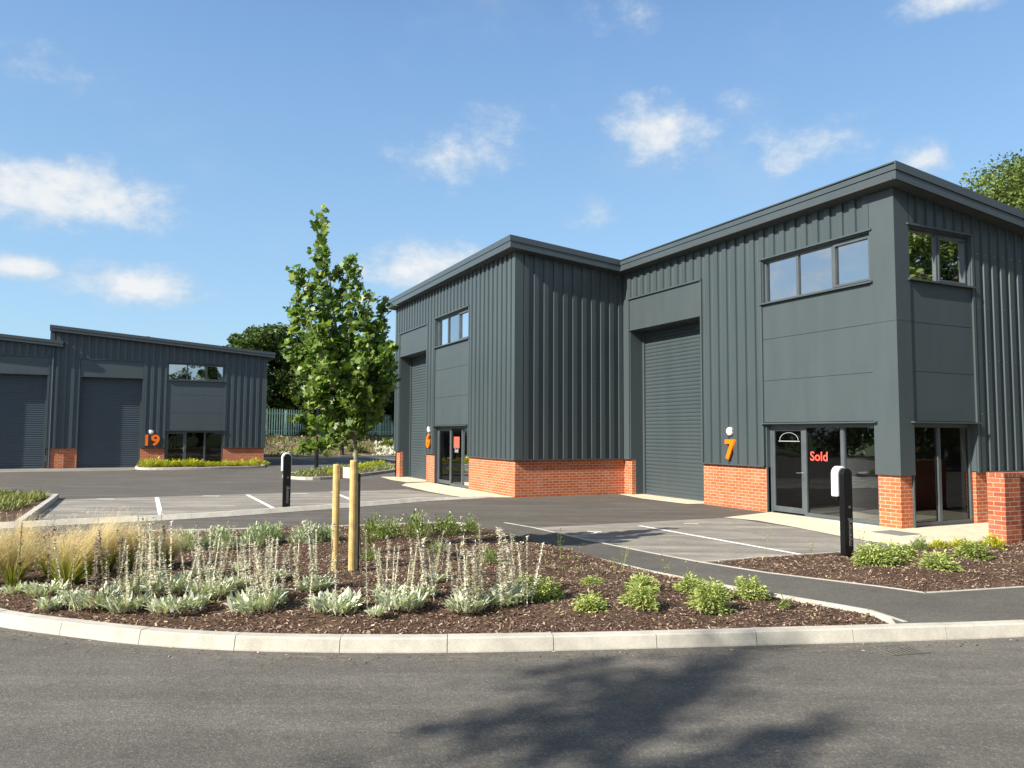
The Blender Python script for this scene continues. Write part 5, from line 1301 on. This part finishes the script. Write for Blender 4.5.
for a, e, ra, re, st in CL:
    dx = w.math('DIVIDE', w.math('SUBTRACT', az, a), ra * 1.3); dy = w.math('DIVIDE', w.math('SUBTRACT', el, e), re * 1.35)
    # flat-bottomed: the lower half falls off faster
    dy = w.math('MULTIPLY', dy, w.math('MULTIPLY_ADD', w.math('LESS_THAN', dy, 0.), .35, 1.))
    d2 = w.math('SQRT', w.math('ADD', w.math('MULTIPLY', dx, dx), w.math('MULTIPLY', dy, dy)))
    m = w.math('MULTIPLY', w.math('SUBTRACT', 1.15, d2, clamp=True), st)
    dens = m if dens is None else w.math('MAXIMUM', dens, m)
back = w.math('MULTIPLY', w.math('GREATER_THAN', w.math('ABSOLUTE', w.math('SUBTRACT', az, .45)), .95), .60)
dens = w.math('MAXIMUM', dens, back)
nz = w.math('ADD', w.math('MULTIPLY', n1, 1.15), w.math('MULTIPLY', n2, .55))
q = w.math('ADD', w.math('MULTIPLY', dens, 1.2), w.math('SUBTRACT', w.math('MULTIPLY', w.math('SUBTRACT', nz, .86), 1.5), .38))
mr = w.n('ShaderNodeMapRange'); mr.interpolation_type = 'SMOOTHSTEP'; w.l(q, mr.inputs[0]); mr.inputs[1].default_value = -.12; mr.inputs[2].default_value = .80
cov = w.math('MULTIPLY', mr.outputs[0], w.math('GREATER_THAN', sp.outputs[2], .01))
wisp = w.n('ShaderNodeMapRange'); wisp.interpolation_type = 'SMOOTHSTEP'; w.l(w.math('ADD', n3, w.math('MULTIPLY', w.math('SUBTRACT', n1, .5), .35)), wisp.inputs[0]); wisp.inputs[1].default_value = .50; wisp.inputs[2].default_value = .80; wisp.inputs[4].default_value = .30
cov = w.math('MULTIPLY', w.math('MAXIMUM', cov, wisp.outputs[0]), .92)
ccol = w.ramp(w.math('ADD', w.math('MULTIPLY', q, .9), w.math('MULTIPLY', w.math('SUBTRACT', n2, .5), .6)), [(.0, (2.1, 2.6, 3.1)), (.35, (2.9, 3.2, 3.5)), (.8, (3.7, 3.75, 3.75))])
tone = w.ramp(w.math('DIVIDE', el, 1.2), [(.0, (1.5, 2.58, 3.55)), (.2, (1.15, 2.12, 3.3)), (.42, (.76, 1.52, 2.85)), (.56, (.36, .8, 1.8)), (1., (.10, .26, .75))])
base = w.mix(.72, sky.outputs[0], tone)
w.l(w.mix(cov, base, ccol), bg.inputs[0]); w.l(bg.outputs[0], out.inputs[0])

# ------------------------------------------------------------------ camera
cam = D.cameras.new('camera'); co = D.objects.new('camera', cam); COL.objects.link(co); SC.camera = co
r_ = Vector((.436889, .899499, .005475)); u_ = Vector((.057165, -.033839, .997791)); f_ = Vector((-.897697, .43561, .066203))
mt = Matrix((( r_.x, u_.x, -f_.x, 10.611), (r_.y, u_.y, -f_.y, -14.061), (r_.z, u_.z, -f_.z, 1.907), (0, 0, 0, 1)))
co.matrix_world = mt
cam.sensor_width = 36; cam.lens = 756.13 / 1024 * 36; cam.clip_end = 3000; cam.clip_start = .05
SC.view_settings.view_transform = 'Standard'; SC.view_settings.look = 'None'; SC.view_settings.exposure = .95; SC.view_settings.gamma = 1
SC.render.engine = 'CYCLES'; SC.cycles.max_bounces = 8; SC.cycles.transparent_max_bounces = 12
SC.cycles.use_denoising = True
